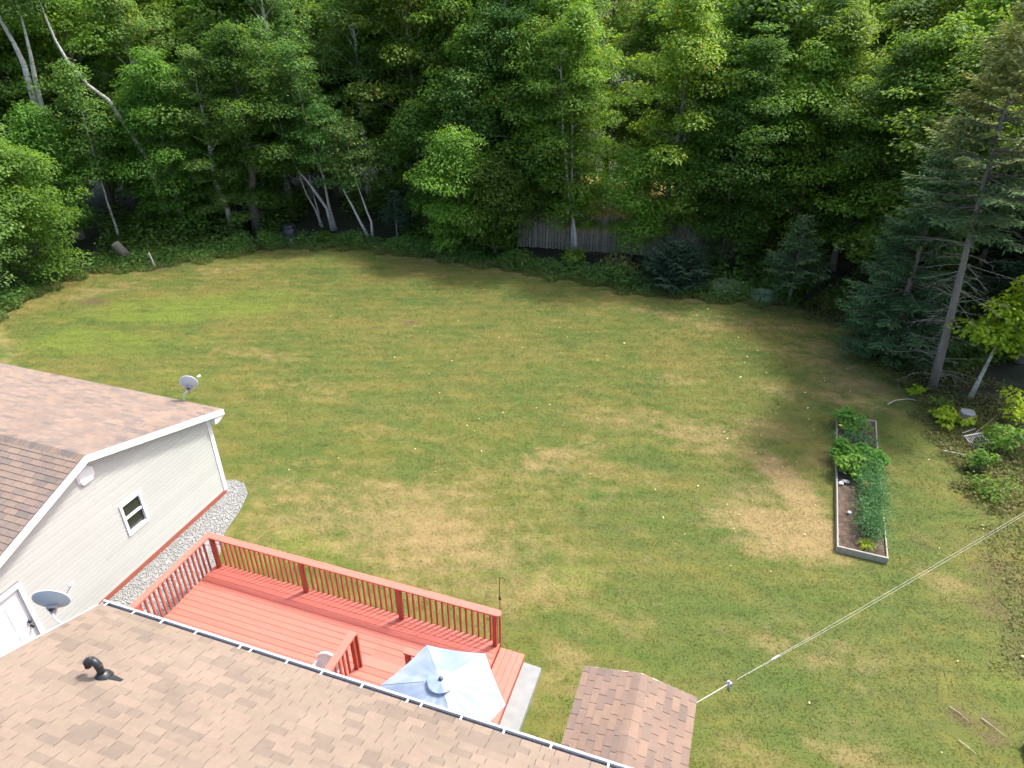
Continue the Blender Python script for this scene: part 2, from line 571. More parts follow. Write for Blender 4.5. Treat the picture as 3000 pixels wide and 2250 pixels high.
M['lime'] = leaf_mat('lime_leaf', (0.180, 0.288, 0.013), (0.324, 0.414, 0.027), 0.4)
M['fallen'] = leaf_mat('fallen_leaf', (0.38, 0.33, 0.09), (0.70, 0.66, 0.36), 0.1)

# ------------------------------------------------------------------ ground, lawn, gravel
EDGE = [(-29.9, 18.4), (-31.0, 21.8), (-30.9, 24.2), (-28.6, 25.8), (-26.6, 27.5), (-24.9, 29.7), (-22.7, 31.1), (-18.9, 31.9), (-14.7, 31.6),
        (-10.8, 31.3), (-7.2, 31.0), (-4.5, 30.5), (-2.3, 30.4), (0.0, 30.8), (2.7, 31.0), (4.8, 29.2), (5.8, 26.6), (7.0, 24.3), (8.9, 23.2),
        (9.8, 20.6), (10.0, 17.4), (10.0, 14.5), (9.6, 9.5), (9.6, 4.0), (9.6, -8.0), (-28.0, -8.0), (-28.6, 6.0)]
EP = np.array(EDGE)


def inside(pts, poly):
    x, y = pts[:, 0], pts[:, 1]
    r = np.zeros(len(pts), bool)
    n = len(poly)
    for i in range(n):
        x0, y0 = poly[i]
        x1, y1 = poly[(i + 1) % n]
        c = ((y0 > y) != (y1 > y)) & (x < (x1 - x0) * (y - y0) / (y1 - y0 + 1e-12) + x0)
        r ^= c
    return r


def edge_dist(pts, poly):
    d = np.full(len(pts), 1e9)
    n = len(poly)
    for i in range(n):
        a = np.array(poly[i])
        b = np.array(poly[(i + 1) % n])
        ab = b - a
        t = np.clip(((pts - a) @ ab) / (ab @ ab), 0, 1)
        d = np.minimum(d, np.linalg.norm(pts - (a + t[:, None] * ab), axis=1))
    return d


# (x, y, rx, ry, angle deg, weight) of worn, dry or lush places in the turf
DRY_AND_LIT = [(-7.0, 12.2, 4.6, 1.9, -4, 0.66), (0.9, 15.7, 1.1, 0.6, 5, 0.75), (1.3, 16.8, 0.9, 0.8, -40, 0.6), (-10.6, 11.4, 1.6, 1.3, 0, 0.46), (-3.2, 11.9, 2.4, 1.1, 0, 0.36), (-4.0, 15.6, 3.6, 2.0, 10, 0.34), (2.3, 17.6, 1.7, 0.55, -58, 1.0), (3.0, 16.0, 0.9, 0.45, -50, 0.95), (1.7, 15.7, 1.1, 0.55, 8, 1.0), (2.5, 15.0, 1.4, 0.75, 10, 0.85), (0.8, 15.2, 0.8, 0.3, 15, 0.7),  # wide first entry: dry grass plus the brighter light by the deck, as colour
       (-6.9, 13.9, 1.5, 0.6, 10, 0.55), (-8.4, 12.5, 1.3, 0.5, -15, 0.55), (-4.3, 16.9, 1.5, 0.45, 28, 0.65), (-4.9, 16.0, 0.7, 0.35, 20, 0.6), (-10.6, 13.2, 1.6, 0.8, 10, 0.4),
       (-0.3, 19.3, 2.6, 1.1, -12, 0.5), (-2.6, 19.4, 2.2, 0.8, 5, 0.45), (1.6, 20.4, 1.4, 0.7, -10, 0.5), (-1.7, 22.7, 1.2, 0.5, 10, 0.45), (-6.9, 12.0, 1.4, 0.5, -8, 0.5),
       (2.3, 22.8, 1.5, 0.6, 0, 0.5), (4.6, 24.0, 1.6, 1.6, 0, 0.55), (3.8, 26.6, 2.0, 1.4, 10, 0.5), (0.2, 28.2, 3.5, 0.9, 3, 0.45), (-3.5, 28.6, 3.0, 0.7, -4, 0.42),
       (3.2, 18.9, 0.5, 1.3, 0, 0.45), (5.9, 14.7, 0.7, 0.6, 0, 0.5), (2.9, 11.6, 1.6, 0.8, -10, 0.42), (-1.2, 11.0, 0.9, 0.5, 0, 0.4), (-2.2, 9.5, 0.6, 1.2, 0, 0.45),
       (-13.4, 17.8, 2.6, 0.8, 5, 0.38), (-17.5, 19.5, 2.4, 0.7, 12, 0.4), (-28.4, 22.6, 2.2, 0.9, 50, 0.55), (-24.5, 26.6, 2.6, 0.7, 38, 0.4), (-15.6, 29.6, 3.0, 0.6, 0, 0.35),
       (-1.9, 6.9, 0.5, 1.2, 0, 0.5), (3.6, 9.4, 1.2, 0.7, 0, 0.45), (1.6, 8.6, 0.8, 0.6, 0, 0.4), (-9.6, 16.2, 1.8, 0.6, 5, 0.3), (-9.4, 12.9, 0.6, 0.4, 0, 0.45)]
LUSH_AND_SUNLIT = [(-22.5, 22.5, 5.0, 1.6, 20, 0.68), (-24.0, 18.2, 4.0, 1.3, 14, 0.68), (-9.0, 10.6, 2.6, 0.8, -4, 0.5), (-23.2, 21.3, 3.4, 0.9, 22, 0.8), (-24.5, 18.6, 3.0, 0.8, 12, 0.7), (-20.6, 24.6, 2.8, 0.7, 15, 0.6), (-26.4, 20.2, 2.0, 0.5, 25, 0.6), (-3.0, 12.0, 1.3, 0.7, 10, 0.55), (-9.3, 11.0, 1.4, 0.5, 0, 0.7),  # the far left entries paint sunlit streaks into the turf colour
        (-10.3, 10.1, 0.8, 0.4, 0, 0.7), (-0.8, 22.4, 1.6, 0.7, 0, 0.45), (-18.8, 17.0, 2.2, 0.5, 8, 0.45), (0.9, 13.7, 0.7, 0.5, 0, 0.45), (1.9, 7.3, 0.7, 0.7, 0, 0.45), (6.6, 11.9, 0.8, 0.7, 0, 0.5), (-21.5, 28.5, 2.5, 0.5, 10, 0.5)]
DEEP_AND_DIM = [(2.8, 11.2, 4.6, 3.0, 0, 0.52), (5.0, 15.0, 1.8, 4.0, 0, 0.46), (3.5, 20.5, 3.0, 3.0, 0, 0.34), (-0.5, 14.2, 2.6, 1.6, 0, 0.40), (-2.2, 13.9, 1.4, 0.7, -15, 0.55), (1.0, 16.9, 1.0, 0.6, 0, 0.5), (2.3, 12.6, 1.8, 0.7, 10, 0.55), (-0.6, 15.4, 1.4, 0.9, 0, 0.5), (-1.6, 17.3, 1.4, 0.45, 0, 0.55), (1.9, 20.0, 0.9, 1.0, 0, 0.4),  # the wide right-hand entries also paint the dimmer light there into the colour
        (-4.4, 18.9, 1.4, 0.8, 10, 0.35), (-9.4, 18.5, 1.4, 0.6, 0, 0.45), (-11.4, 17.2, 1.3, 0.5, 0, 0.45), (5.4, 17.5, 0.7, 2.0, 0, 0.45), (4.2, 12.8, 1.4, 0.5, 0, 0.5), (-3.6, 10.2, 1.2, 0.5, 0, 0.35), (-8.2, 19.8, 1.5, 0.6, 0, 0.4),
        (-5.9, 24.2, 2.2, 0.5, 0, 0.4), (-12.6, 15.2, 0.9, 0.6, 0, 0.35), (0.8, 10.4, 1.2, 0.9, 0, 0.4), (-12.0, 26.5, 3.0, 0.6, 5, 0.35), (5.9, 12.7, 0.6, 1.3, 0, 0.5), (-2.3, 11.0, 0.6, 0.4, 0, 0.4)]
SOIL = [(-12.9, 24.0, 0.5, 0.28, 5, 0.9), (-27.7, 21.4, 0.75, 0.5, 20, 0.95), (7.2, 15.5, 0.9, 0.9, 0, 0.66), (7.0, 14.2, 0.7, 0.8, 0, 0.7), (7.1, 13.0, 0.6, 0.9, 0, 0.6), (6.6, 16.6, 0.6, 0.4, 0, 0.5), (7.3, 18.2, 0.7, 0.5, 0, 0.5), (5.6, 10.9, 0.45, 0.25, -20, 0.8), (6.1, 10.7, 0.4, 0.35, 0, 0.8), (5.7, 24.3, 0.9, 0.5, 0, 0.5),
        (-28.0, 25.6, 1.3, 0.28, 35, 0.7), (-5.1, 21.6, 0.3, 0.2, 0, 0.8), (4.9, 16.9, 0.25, 0.2, 0, 0.5), (-14.5, 15.6, 0.5, 0.3, 0, 0.4), (5.6, 16.2, 0.4, 0.3, 0, 0.6)]


def field(pts, lst):
    out_ = np.zeros(len(pts))
    for x, y, rx, ry, a, w in lst:
        c, s = math.cos(math.radians(a)), math.sin(math.radians(a))
        dx, dy = pts[:, 0] - x, pts[:, 1] - y
        u = (dx * c + dy * s) / rx
        v = (-dx * s + dy * c) / ry
        out_ = np.maximum(out_, w * np.exp(-0.5 * (u * u + v * v) ** 1.25 * 1.2))
    return out_


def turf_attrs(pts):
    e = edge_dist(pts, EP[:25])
    d = dict(dry=field(pts, DRY_AND_LIT), lush_sunlit=field(pts, LUSH_AND_SUNLIT), deep=field(pts, DEEP_AND_DIM), soil=field(pts, SOIL))
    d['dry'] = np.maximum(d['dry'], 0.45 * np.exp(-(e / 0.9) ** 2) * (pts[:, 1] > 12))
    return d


# the wide ground sheet under everything
gm = MB().add([(-160, -60, -0.05), (120, -60, -0.05), (120, 200, -0.05), (-160, 200, -0.05)], [(0, 1, 2, 3)])
tag(part('ground', gm, M['forest_floor']), 'dark leafy forest floor under the trees', kind='structure')
mm = MB().add([(-11, 38.4, -0.03), (3, 38.0, -0.03), (5, 52, -0.03), (-13, 52, -0.03)], [(0, 1, 2, 3)])
tag(part('meadow', mm, M['meadow']), 'sunlit yellow meadow glimpsed behind the wood', kind='structure')

st_ = 0.3
gx, gy = np.meshgrid(np.arange(-32, 10.8, st_), np.arange(-8, 33, st_), indexing='ij')
gp = np.stack([gx.ravel(), gy.ravel()], 1)
keep = inside(gp, EDGE)
idx = np.arange(len(gp)).reshape(gx.shape)
quads = np.stack([idx[:-1, :-1], idx[1:, :-1], idx[1:, 1:], idx[:-1, 1:]], -1).reshape(-1, 4)
quads = quads[keep[quads].any(1)]
used = np.unique(quads)
remap = np.full(len(gp), -1)
remap[used] = np.arange(len(used))
gu_ = gp[used].copy()
out_i = np.where(~keep[used])[0]
best = np.full(len(out_i), 1e9)
snap = gu_[out_i].copy()
for i in range(len(EDGE)):
    a_, b_ = EP[i], EP[(i + 1) % len(EDGE)]
    ab_ = b_ - a_
    t_ = np.clip(((gu_[out_i] - a_) @ ab_) / (ab_ @ ab_), 0, 1)
    q_ = a_ + t_[:, None] * ab_
    d_ = np.linalg.norm(gu_[out_i] - q_, axis=1)
    m_ = d_ < best
    best[m_] = d_[m_]
    snap[m_] = q_[m_]
gu_[out_i] = snap
lv = np.concatenate([gu_, np.zeros((len(used), 1))], 1)
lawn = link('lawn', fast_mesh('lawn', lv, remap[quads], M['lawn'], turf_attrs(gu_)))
tag(lawn, 'patchy green and straw coloured lawn', kind='structure')

rng = np.random.default_rng(7)


def scatter_grass(n, box, near):
    p = np.stack([rng.uniform(box[0], box[1], n), rng.uniform(box[2], box[3], n)], 1)
    ok = inside(p, EDGE)
    ok &= ~((p[:, 0] > -12.9) & (p[:, 0] < -2.4) & (p[:, 1] < 9.35) & (p[:, 1] > -8))
    ok &= ~((p[:, 0] < -11.4) & (p[:, 0] > -22) & (p[:, 1] < 12.2))
    ok &= ~((p[:, 0] > -10.5) & (p[:, 0] < 8.2) & (p[:, 1] < 5.2))
    # keep the raised bed clear
    ok &= ~((p[:, 1] > 14.95) & (p[:, 1] < 21.75) & (p[:, 0] > 3.4 + (p[:, 1] - 15) * 0.055) & (p[:, 0] < 4.7 + (p[:, 1] - 15) * 0.055))
    vis = (p[:, 0] > -1.55 * p[:, 1] - 1) & (p[:, 0] < 0.36 * p[:, 1] + 4.5)
    ok &= vis
    return p[ok]


gpts = scatter_grass(120000, (-32, 9, 5, 32), True)
soilv = field(gpts, SOIL)
gpts = gpts[rng.random(len(gpts)) > soilv * 0.9]
nb = 4
B = np.repeat(gpts, nb, 0) + rng.normal(0, 0.07, (len(gpts) * nb, 2))
n_ = len(B)
ang = rng.uniform(0, 2 * PI, n_)
hgt = rng.uniform(0.010, 0.034, n_)
lean = rng.uniform(0.8, 3.2, n_) * hgt
wd = rng.uniform(0.006, 0.012, n_) * (1 + 0.03 * np.maximum(B[:, 1] - 10, 0))
dx, dy = np.cos(ang), np.sin(ang)
v0 = np.stack([B[:, 0] - dy * wd, B[:, 1] + dx * wd, np.full(n_, 0.0)], 1)
v1 = np.stack([B[:, 0] + dy * wd, B[:, 1] - dx * wd, np.full(n_, 0.0)], 1)
v2 = np.stack([B[:, 0] + dx * lean, B[:, 1] + dy * lean, hgt], 1)
GV = np.stack([v0, v1, v2], 1).reshape(-1, 3)
GF = np.arange(n_ * 3).reshape(-1, 3)
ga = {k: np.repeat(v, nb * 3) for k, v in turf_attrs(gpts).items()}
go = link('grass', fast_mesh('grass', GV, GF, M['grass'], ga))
tag(go, 'short dry grass blades all over the lawn', 'grass', kind='stuff')

# gravel strip beside the garage
GRAV = [(-12.76, 2.5), (-10.45, 2.5), (-10.45, 8.1), (-10.75, 9.0), (-11.25, 9.85), (-11.7, 10.6), (-11.9, 11.5), (-12.15, 12.15), (-12.55, 12.5), (-12.9, 12.55), (-13.4, 12.35), (-13.4, 12.06), (-12.76, 12.06)]
gr = MB().prism([(x, y, 0.004) for x, y in GRAV], (0, 0, 0.012))
tag(part('gravel_path', gr, M['gravel']), 'pale grey gravel strip along the garage wall', kind='structure')
ng = 9000
p = np.stack([rng.uniform(-13.4, -10.4, ng * 2), rng.uniform(5.5, 12.6, ng * 2)], 1)
p = p[inside(p, GRAV)][:ng]
ng = len(p)
sz = rng.uniform(0.010, 0.026, ng)
octv = np.array([(1, 0, 0), (0, 1, 0), (-1, 0, 0), (0, -1, 0), (0, 0, 0.7), (0, 0, -0.5)], float)
octf = np.array([(0, 1, 4), (1, 2, 4), (2, 3, 4), (3, 0, 4), (1, 0, 5), (2, 1, 5), (3, 2, 5), (0, 3, 5)])
rot = rng.uniform(0, 2 * PI, ng)
c, s = np.cos(rot), np.sin(rot)
ov = octv[None] * sz[:, None, None] * rng.uniform(0.7, 1.3, (ng, 1, 3))
ov = np.stack([ov[..., 0] * c[:, None] - ov[..., 1] * s[:, None], ov[..., 0] * s[:, None] + ov[..., 1] * c[:, None], ov[..., 2]], -1)
ov += np.concatenate([p, 0.018 + 0.3 * sz[:, None]], 1)[:, None, :]
of = (octf[None] + 6 * np.arange(ng)[:, None, None]).reshape(-1, 3)
tag(link('gravel', fast_mesh('gravel', ov.reshape(-1, 3), of, M['stone'])), 'loose grey stones in the strip beside the garage', 'gravel', kind='stuff')

# ------------------------------------------------------------------ roofs
R_ = random.Random(3)


def shingle_slope(roof, E0, u, v, n, U, V, mat, mat_i, tabw=0.32, expo=0.14, limit=300, seen=lambda p: True, score=lambda p: -1.0, thick=0.013, field_name='shingle_field', vary=False):
    """tabs in staggered courses; those that show largest become pieces of their own, the rest one field"""
    E0, u, v, n = Vector(E0), Vector(u), Vector(v), Vector(n)
    items = []
    nj = int(V / expo) + 1
    for j in range(nj):
        v0 = j * expo
        v1 = min(v0 + expo + 0.03, V)
        if v1 - v0 < 0.02:
            continue
        x = -tabw * ((j % 2) * 0.5 + 0.12 * R_.random() + 0.06 * (j % 3))
        while x < U:
            tw = tabw * (1.0 if not vary else R_.choice((0.7, 1.0, 1.0, 1.0, 1.45)))
            a, b = max(x, 0), min(x + tw, U)
            x += tw
            if b - a > 0.03:
                items.append((a, b, v0, v1))

    def tab(w, l):
        gap = 0.0042
        m = MB()
        pts = []
        for (uu, vv, h) in ((gap, 0, 0.0), (w - gap, 0, 0.0), (w - gap, l, -0.002), (gap, l, -0.002), (gap, 0, thick), (w - gap, 0, thick), (w - gap, l, 0.003), (gap, l, 0.003)):
            pts.append(u * uu + v * vv + n * h)
        return m.hexa(pts)
    cache = {}
    cand = []
    for it in items:
        pos = E0 + u * (it[0] + it[1]) / 2 + v * (it[2] + it[3]) / 2
        cand.append((score(pos) if seen(pos) else -1e9, it))
    cand.sort(key=lambda t: -t[0])
    rest = MB()
    for k, (sc_, it) in enumerate(cand):
        w, l = it[1] - it[0], it[3] - it[2]
        o = E0 + u * it[0] + v * it[2] + n * R_.uniform(0, 0.0015)
        if k < limit and sc_ > -1e8:
            key = (round(w, 3), round(l, 3))
            if key not in cache:
                cache[key] = mesh_of('shingle', tab(*key), mat)
            at('shingle', cache[key], roof, o)
        else:
            t = tab(w, l)
            rest.add([Vector(q) + o for q in t.v], t.f)
    if rest.v:
        f = part(field_name, rest, mat_i, roof)
        f["kind"] = "stuff"


def in_view(p, margin=0.04):
    d = Vector(p) - Vector((0, 0, CAM_H))
    z = d.dot(fwd)
    if z <= 0.1:
        return False
    return abs(d.dot(rgt) / z) < 0.74 * (1 + margin) and abs(d.dot(dwn) / z) < 0.555 * (1 + margin)


def size_score(p):
    return -(Vector(p) - Vector((0, 0, CAM_H))).length


# ------------------------------------------------------------------ house
HX0, HX1 = -9.67, 9.0
EY, EZ = 5.74, 3.10
SLOPE = 0.345
RIDGE_Y = 1.6
RZ = EZ + SLOPE * (EY - RIDGE_Y)
house = thing('house', (-0.3, 1.6, 0), 'house under a large tan shingle roof with a white eaves gutter', 'house')
hw = MB()
hw.box(HX0 + 0.35, HX1 - 0.35, 5.10, 5.25, 0, EZ - 0.18)
hw.box(HX0 + 0.35, HX1 - 0.35, -2.05, -1.9, 0, EZ - 0.18)
for xx in (HX0 + 0.35, HX1 - 0.5):
    hw.prism([(xx, -1.9, 0), (xx, 5.1, 0), (xx, 5.1, EZ - 0.12), (xx, RIDGE_Y, RZ - 0.16), (xx, -1.9, EZ - 0.12)], (0.15, 0, 0))
part('wall', hw, M['siding'], house)
ln = math.hypot(1, SLOPE)
vN = Vector((0, -1 / ln, SLOPE / ln))
nN = Vector((0, SLOPE / ln, 1 / ln))
vS = Vector((0, 1 / ln, SLOPE / ln))
nS = Vector((0, -SLOPE / ln, 1 / ln))
VL = (EY - RIDGE_Y) * ln
rf = MB()
rf.prism([(HX0, EY, EZ), (HX1, EY, EZ), (HX1, RIDGE_Y, RZ), (HX0, RIDGE_Y, RZ)], (0, 0, -0.10))
SYE = 2 * RIDGE_Y - EY
rf.prism([(HX0, RIDGE_Y, RZ), (HX1, RIDGE_Y, RZ), (HX1, SYE, EZ), (HX0, SYE, EZ)], (0, 0, -0.10))
roof = part('roof', rf, M['underlay'], house)
E0 = Vector((HX0 + 0.01, EY + 0.03, EZ - 0.03 * SLOPE)) + nN * 0.003
shingle_slope(roof, E0, (1, 0, 0), vN, nN, HX1 - HX0 - 0.02, VL, M['sh_house'], M['sh_house_i'], 0.30, 0.138, 300, in_view, size_score, 0.008, vary=True)
E1 = Vector((HX0 + 0.01, SYE, EZ)) + nS * 0.003
shingle_slope(roof, E1, (1, 0, 0), vS, nS, HX1 - HX0 - 0.02, VL, M['sh_house'], M['sh_house_i'], 0.30, 0.138, 0, in_view, size_score, 0.008)
# rake trim along the gable edge
rk = MB()
rk.prism([(HX0 - 0.025, EY, EZ + 0.004), (HX0 - 0.025, RIDGE_Y, RZ + 0.004), (HX0 - 0.025, RIDGE_Y, RZ - 0.16), (HX0 - 0.025, EY, EZ - 0.16)], (0.022, 0, 0))
part('rake_board', rk, M['white'], house)
fb = MB().box(HX0, HX1, EY - 0.03, EY - 0.004, EZ - 0.19, EZ - 0.115)
part('fascia', fb, M['white'], house)
# gutter: trough with rolled outer lip
gy0, gy1 = EY + 0.004, EY + 0.125
gu = MB()
gx0, gx1 = HX0 - 0.01, HX1
gu.box(gx0, gx1, gy0, gy0 + 0.004, EZ - 0.125, EZ - 0.035)
gu.box(gx0, gx1, gy1 - 0.004, gy1, EZ - 0.115, EZ - 0.015)
gu.box(gx0, gx1, gy1 - 0.026, gy1 + 0.004, EZ - 0.015, EZ - 0.004)
gu.box(gx0, gx0 + 0.004, gy0 + 0.004, gy1 - 0.004, EZ - 0.115, EZ - 0.02)
gutter = part('gutter', gu, M['gutter'], house)
part('gutter_floor', MB().box(gx0 + 0.006, gx1, gy0 + 0.005, gy1 - 0.005, EZ - 0.125, EZ - 0.10), M['gutterin'], gutter)
hg = mesh_of('gutter_hanger', MB().hexa([(-0.014, -0.118, 0.006), (0.014, -0.118, 0.006), (0.014, 0.0, -0.012), (-0.014, 0.0, -0.012), (-0.014, -0.118, 0.012), (0.014, -0.118, 0.012), (0.014, 0.0, -0.004), (-0.014, 0.0, -0.004)]), M['white'])
for hx in (-9.55, -8.95, -8.34, -7.63, -6.74, -6.53, -5.84, -5.2, -4.48, -3.7, -3.47, -2.82, -2.15, -1.44, -0.61, 0.1, 0.9, 1.7, 2.5):
    at('gutter_hanger', hg, gutter, (hx, gy1 - 0.002, EZ + 0.008))

# plumbing vent on the roof
px_, py_ = -8.0, 4.40
pz_ = EZ + SLOPE * (EY - py_)
vp = thing('vent_pipe', (px_, py_, pz_), 'black gooseneck vent pipe bent over on the tan roof', 'vent pipe')
pts = [(px_, py_, pz_ - 0.05), (px_, py_, pz_ + 0.25)]
for k in range(1, 10):
    a = PI * k / 9 * 0.88
    pts.append((px_ - 0.09 + 0.09 * math.cos(a), py_ - 0.02 * k / 9, pz_ + 0.25 + 0.09 * math.sin(a)))
lx, ly, lz = pts[-1]
pts.append((lx - 0.02, ly, lz - 0.10))
part('pipe', MB().tube(pts, 0.054, 14), M['black'], vp, True)
for q0, q1 in ((1, 2), (6, 7), (10, 11)):
    a, b = Vector(pts[q0]), Vector(pts[q1])
    d = (b - a).normalized()
    part('pipe_joint', MB().tube([a - d * 0.012, a + d * 0.012], 0.060, 14), M['black'], vp, True)
fl = MB().tube([(px_, py_, pz_ - 0.03), (px_, py_, pz_ + 0.03), (px_, py_, pz_ + 0.10)], [0.14, 0.115, 0.06], 16)
part('flashing_collar', fl, M['black'], vp, True)
fp = MB()
c0 = Vector((px_ + 0.10, py_ + 0.03, EZ + SLOPE * (EY - py_ - 0.03))) + nN * 0.014
fp.hexa([c0 + Vector((0.0, 0, 0)) - vN * 0.05, c0 + Vector((0.22, 0, 0)) - vN * 0.03, c0 + Vector((0.22, 0, 0)) + vN * 0.02, c0 + vN * 0.06,
         c0 - vN * 0.05 + nN * 0.006, c0 + Vector((0.22, 0, 0)) - vN * 0.03 + nN * 0.006, c0 + Vector((0.22, 0, 0)) + vN * 0.02 + nN * 0.006, c0 + vN * 0.06 + nN * 0.006])
part('flashing_strip', fp, M['black'], vp)


def dish(name, center, normal, rx, ry, label, matd, mast, arm_side=1.0):
    """offset dish seen from behind: reflector, rim, back clamp, feed arm, mast"""
    t = thing(name, mast[0], label, 'satellite dish')
    c = Vector(center)
    n = Vector(normal).normalized()
    side = n.cross(Vector((0, 0, 1))).normalized()
    up = side.cross(n).normalized()
    m = MB()
    N, K = 36, 7
    vs, fs = [c - n * 0.055], []
    for i in range(1, K + 1):
        r = i / K
        for k in range(N):
            a = 2 * PI * k / N
            vs.append(c + side * math.cos(a) * rx * r + up * math.sin(a) * ry * r - n * 0.055 * (1 - r * r))
    for k in range(N):
        fs.append((0, 1 + k, 1 + (k + 1) % N))
    for i in range(K - 1):
        for k in range(N):
            a0 = 1 + i * N + k
            a1 = 1 + i * N + (k + 1) % N
            fs.append((a0, a0 + N, a1 + N, a1))
    nv = len(vs)
    back = [p_ - n * 0.008 for p_ in vs]
    m.add(vs + back, fs + [tuple(i + nv for i in reversed(f)) for f in fs])
    part('reflector', m, matd, t, True)
    ring = [c + side * math.cos(2 * PI * k / N) * rx + up * math.sin(2 * PI * k / N) * ry for k in range(N + 1)]
    part('rim', MB().tube(ring, 0.010, 6, False), M['white'], t, True)
    b = c - n * 0.09 - up * ry * 0.42
    cl = MB()

    def ob(ctr, hs_, hn, hu):
        P = []
        for zz in (-1, 1):
            for sx, sy in ((-1, -1), (1, -1), (1, 1), (-1, 1)):
                P.append(ctr + side * sx * hs_ + n * sy * hn + up * zz * hu)
        return P
    cl.hexa(ob(b, 0.075, 0.035, 0.04))
    cl.hexa(ob(b - n * 0.03 - up * 0.07, 0.032, 0.04, 0.05))
    part('mount_clamp', cl, M['metal'], t)
    part('clamp_bolt', MB().tube([b - side * 0.03 - n * 0.05, b + side * 0.03 - n * 0.05], 0.018, 8), M['black'], t)
    tip = c + n * 0.36 - up * ry * 0.30 + side * arm_side * 0.20
    part('feed_arm', MB().tube([b - up * 0.02, c - up * (ry + 0.02) + n * 0.02, tip], 0.011, 6), M['metal'], t)
    part('feed_horn', MB().tube([tip, tip + (c - tip).normalized() * 0.10], [0.035, 0.028], 10), M['white'], t)
    pts_ = [Vector(q) for q in mast] + [b - n * 0.035 - up * 0.05]
    part('mast', MB().tube(pts_, 0.022, 10), M['white'], t, True)
    return t


dish('satellite_dish', (-10.12, 5.33, 3.50), (-0.42, 0.88, 0.20), 0.29, 0.26, 'blue-grey satellite dish on a bent mast at the gable edge of the tan roof', M['dish'],
     [(-9.70, 5.18, 3.10), (-9.92, 5.20, 3.12), (-10.04, 5.20, 3.22)])
dish('satellite_dish', (-13.72, 12.62, 3.10), (-0.42, 0.88, 0.20), 0.235, 0.235, 'pale grey round satellite dish on a straight mast at the far garage eave', M['dishlight'],
     [(-13.95, 12.46, 2.45), (-13.86, 12.50, 2.78)])

# ------------------------------------------------------------------ garage
GXW = -12.75
GXR = -12.55
GA = (8.39, 3.81)          # ridge y, z on top of the roof
GF_ = (12.39, 2.60)        # far eave
GN_SL = 0.362
GN = (4.40, 3.81 - (8.39 - 4.40) * GN_SL)
GXB = -21.5
garage = thing('garage', (-16.5, 8.4, 0), 'white sided garage with a reddish brown shingle roof and an octagonal gable vent', 'garage')
fsl = (GA[1] - GF_[1]) / (GF_[0] - GA[0])
WY0, WY1 = 4.75, 12.02


def rake_z(y):
    return (GA[1] - (y - GA[0]) * fsl if y > GA[0] else GA[1] - (GA[0] - y) * GN_SL) - 0.14


core = MB()
core.prism([(GXW - 0.16, WY0, 0), (GXW - 0.16, WY1, 0), (GXW - 0.16, WY1, rake_z(WY1)), (GXW - 0.16, GA[0], GA[1] - 0.14), (GXW - 0.16, WY0, rake_z(WY0))], (0.06, 0, 0))
core.box(GXB + 0.3, GXW - 0.17, WY1 - 0.12, WY1, 0, rake_z(WY1))
core.box(GXB + 0.3, GXW - 0.17, WY0, WY0 + 0.12, 0, rake_z(WY0))
core.prism([(GXB + 0.2, WY0, 0), (GXB + 0.2, WY1, 0), (GXB + 0.2, WY1, rake_z(WY1)), (GXB + 0.2, GA[0], GA[1] - 0.14), (GXB + 0.2, WY0, rake_z(WY0))], (0.1, 0, 0))
gwall = part('wall', core, M['siding'], garage)
WIN = (8.83, 9.45, 1.12, 2.01)
DOOR = (5.36, 6.30, 0.12, 2.05)
expo = 0.115
z = 0.16
while z < GA[1] - 0.16:
    zt = z + expo
    # clip this course under the rakes
    def y_at(zz):
        lo = GA[0] - (GA[1] - 0.14 - zz) / GN_SL
        hi = GA[0] + (GA[1] - 0.14 - zz) / fsl
        return max(lo, WY0), min(hi, WY1)
    b0, b1 = y_at(z)
    t0, t1 = y_at(min(zt, GA[1] - 0.15))
    segs = [(b0, b1, t0, t1)]
    for (ya, yb, za, zb) in (WIN, DOOR):
        if z < zb - 0.02 and zt > za + 0.02:
            ns = []
            for s0, s1, q0, q1 in segs:
                if s0 < ya and s1 > yb:
                    ns += [(s0, ya, q0, ya), (yb, s1, yb, q1)]
                else:
                    ns.append((s0, s1, q0, q1))
            segs = ns
    cut = []
    for s0, s1, q0, q1 in segs:
        if s1 - s0 > 2.6:
            yj = s0 + (s1 - s0) * R_.uniform(0.25, 0.75)
            cut += [(s0, yj - 0.001, q0, yj - 0.001), (yj + 0.001, s1, yj + 0.001, q1)]
        else:
            cut.append((s0, s1, q0, q1))
    for s0, s1, q0, q1 in cut:
        x0 = GXW - 0.10
        zt2 = min(zt, GA[1] - 0.15)
        zm_ = z + (zt2 - z) * 0.76
        f_m = 0.76
        m0, m1 = s0 + (q0 - s0) * f_m, s1 + (q1 - s1) * f_m
        m = MB().add([(x0, s0, z), (GXW + 0.016, s0, z), (GXW + 0.016, s1, z), (x0, s1, z), (GXW + 0.013, m0, zm_), (GXW + 0.013, m1, zm_),
                      (GXW - 0.006, q0, zt2), (GXW - 0.006, q1, zt2), (x0, q0, zt2), (x0, q1, zt2)],
                     [(0, 3, 2, 1), (1, 2, 5, 4), (4, 5, 7, 6), (6, 7, 9, 8), (0, 8, 9, 3), (0, 1, 4, 6, 8), (3, 9, 7, 5, 2)])
        part('siding_board', m, M['siding'], gwall)
    z = zt
part('foundation', MB().box(GXW - 0.10, GXW - 0.004, WY0, WY1 - 0.002, 0.0, 0.155), M['redbase'], garage)
part('skirt_board', MB().box(GXW - 0.002, GXW + 0.024, WY0, WY1 - 0.05, 0.02, 0.155), M['redbase'], garage)
ct = MB().box(GXW + 0.002, GXW + 0.03, WY1 - 0.105, WY1 + 0.03, 0.14, rake_z(WY1) - 0.01)
ct.box(GXW - 0.10, GXW + 0.001, WY1 + 0.003, WY1 + 0.03, 0.14, rake_z(WY1) - 0.01)
part('corner_trim', ct, M['white'], garage)
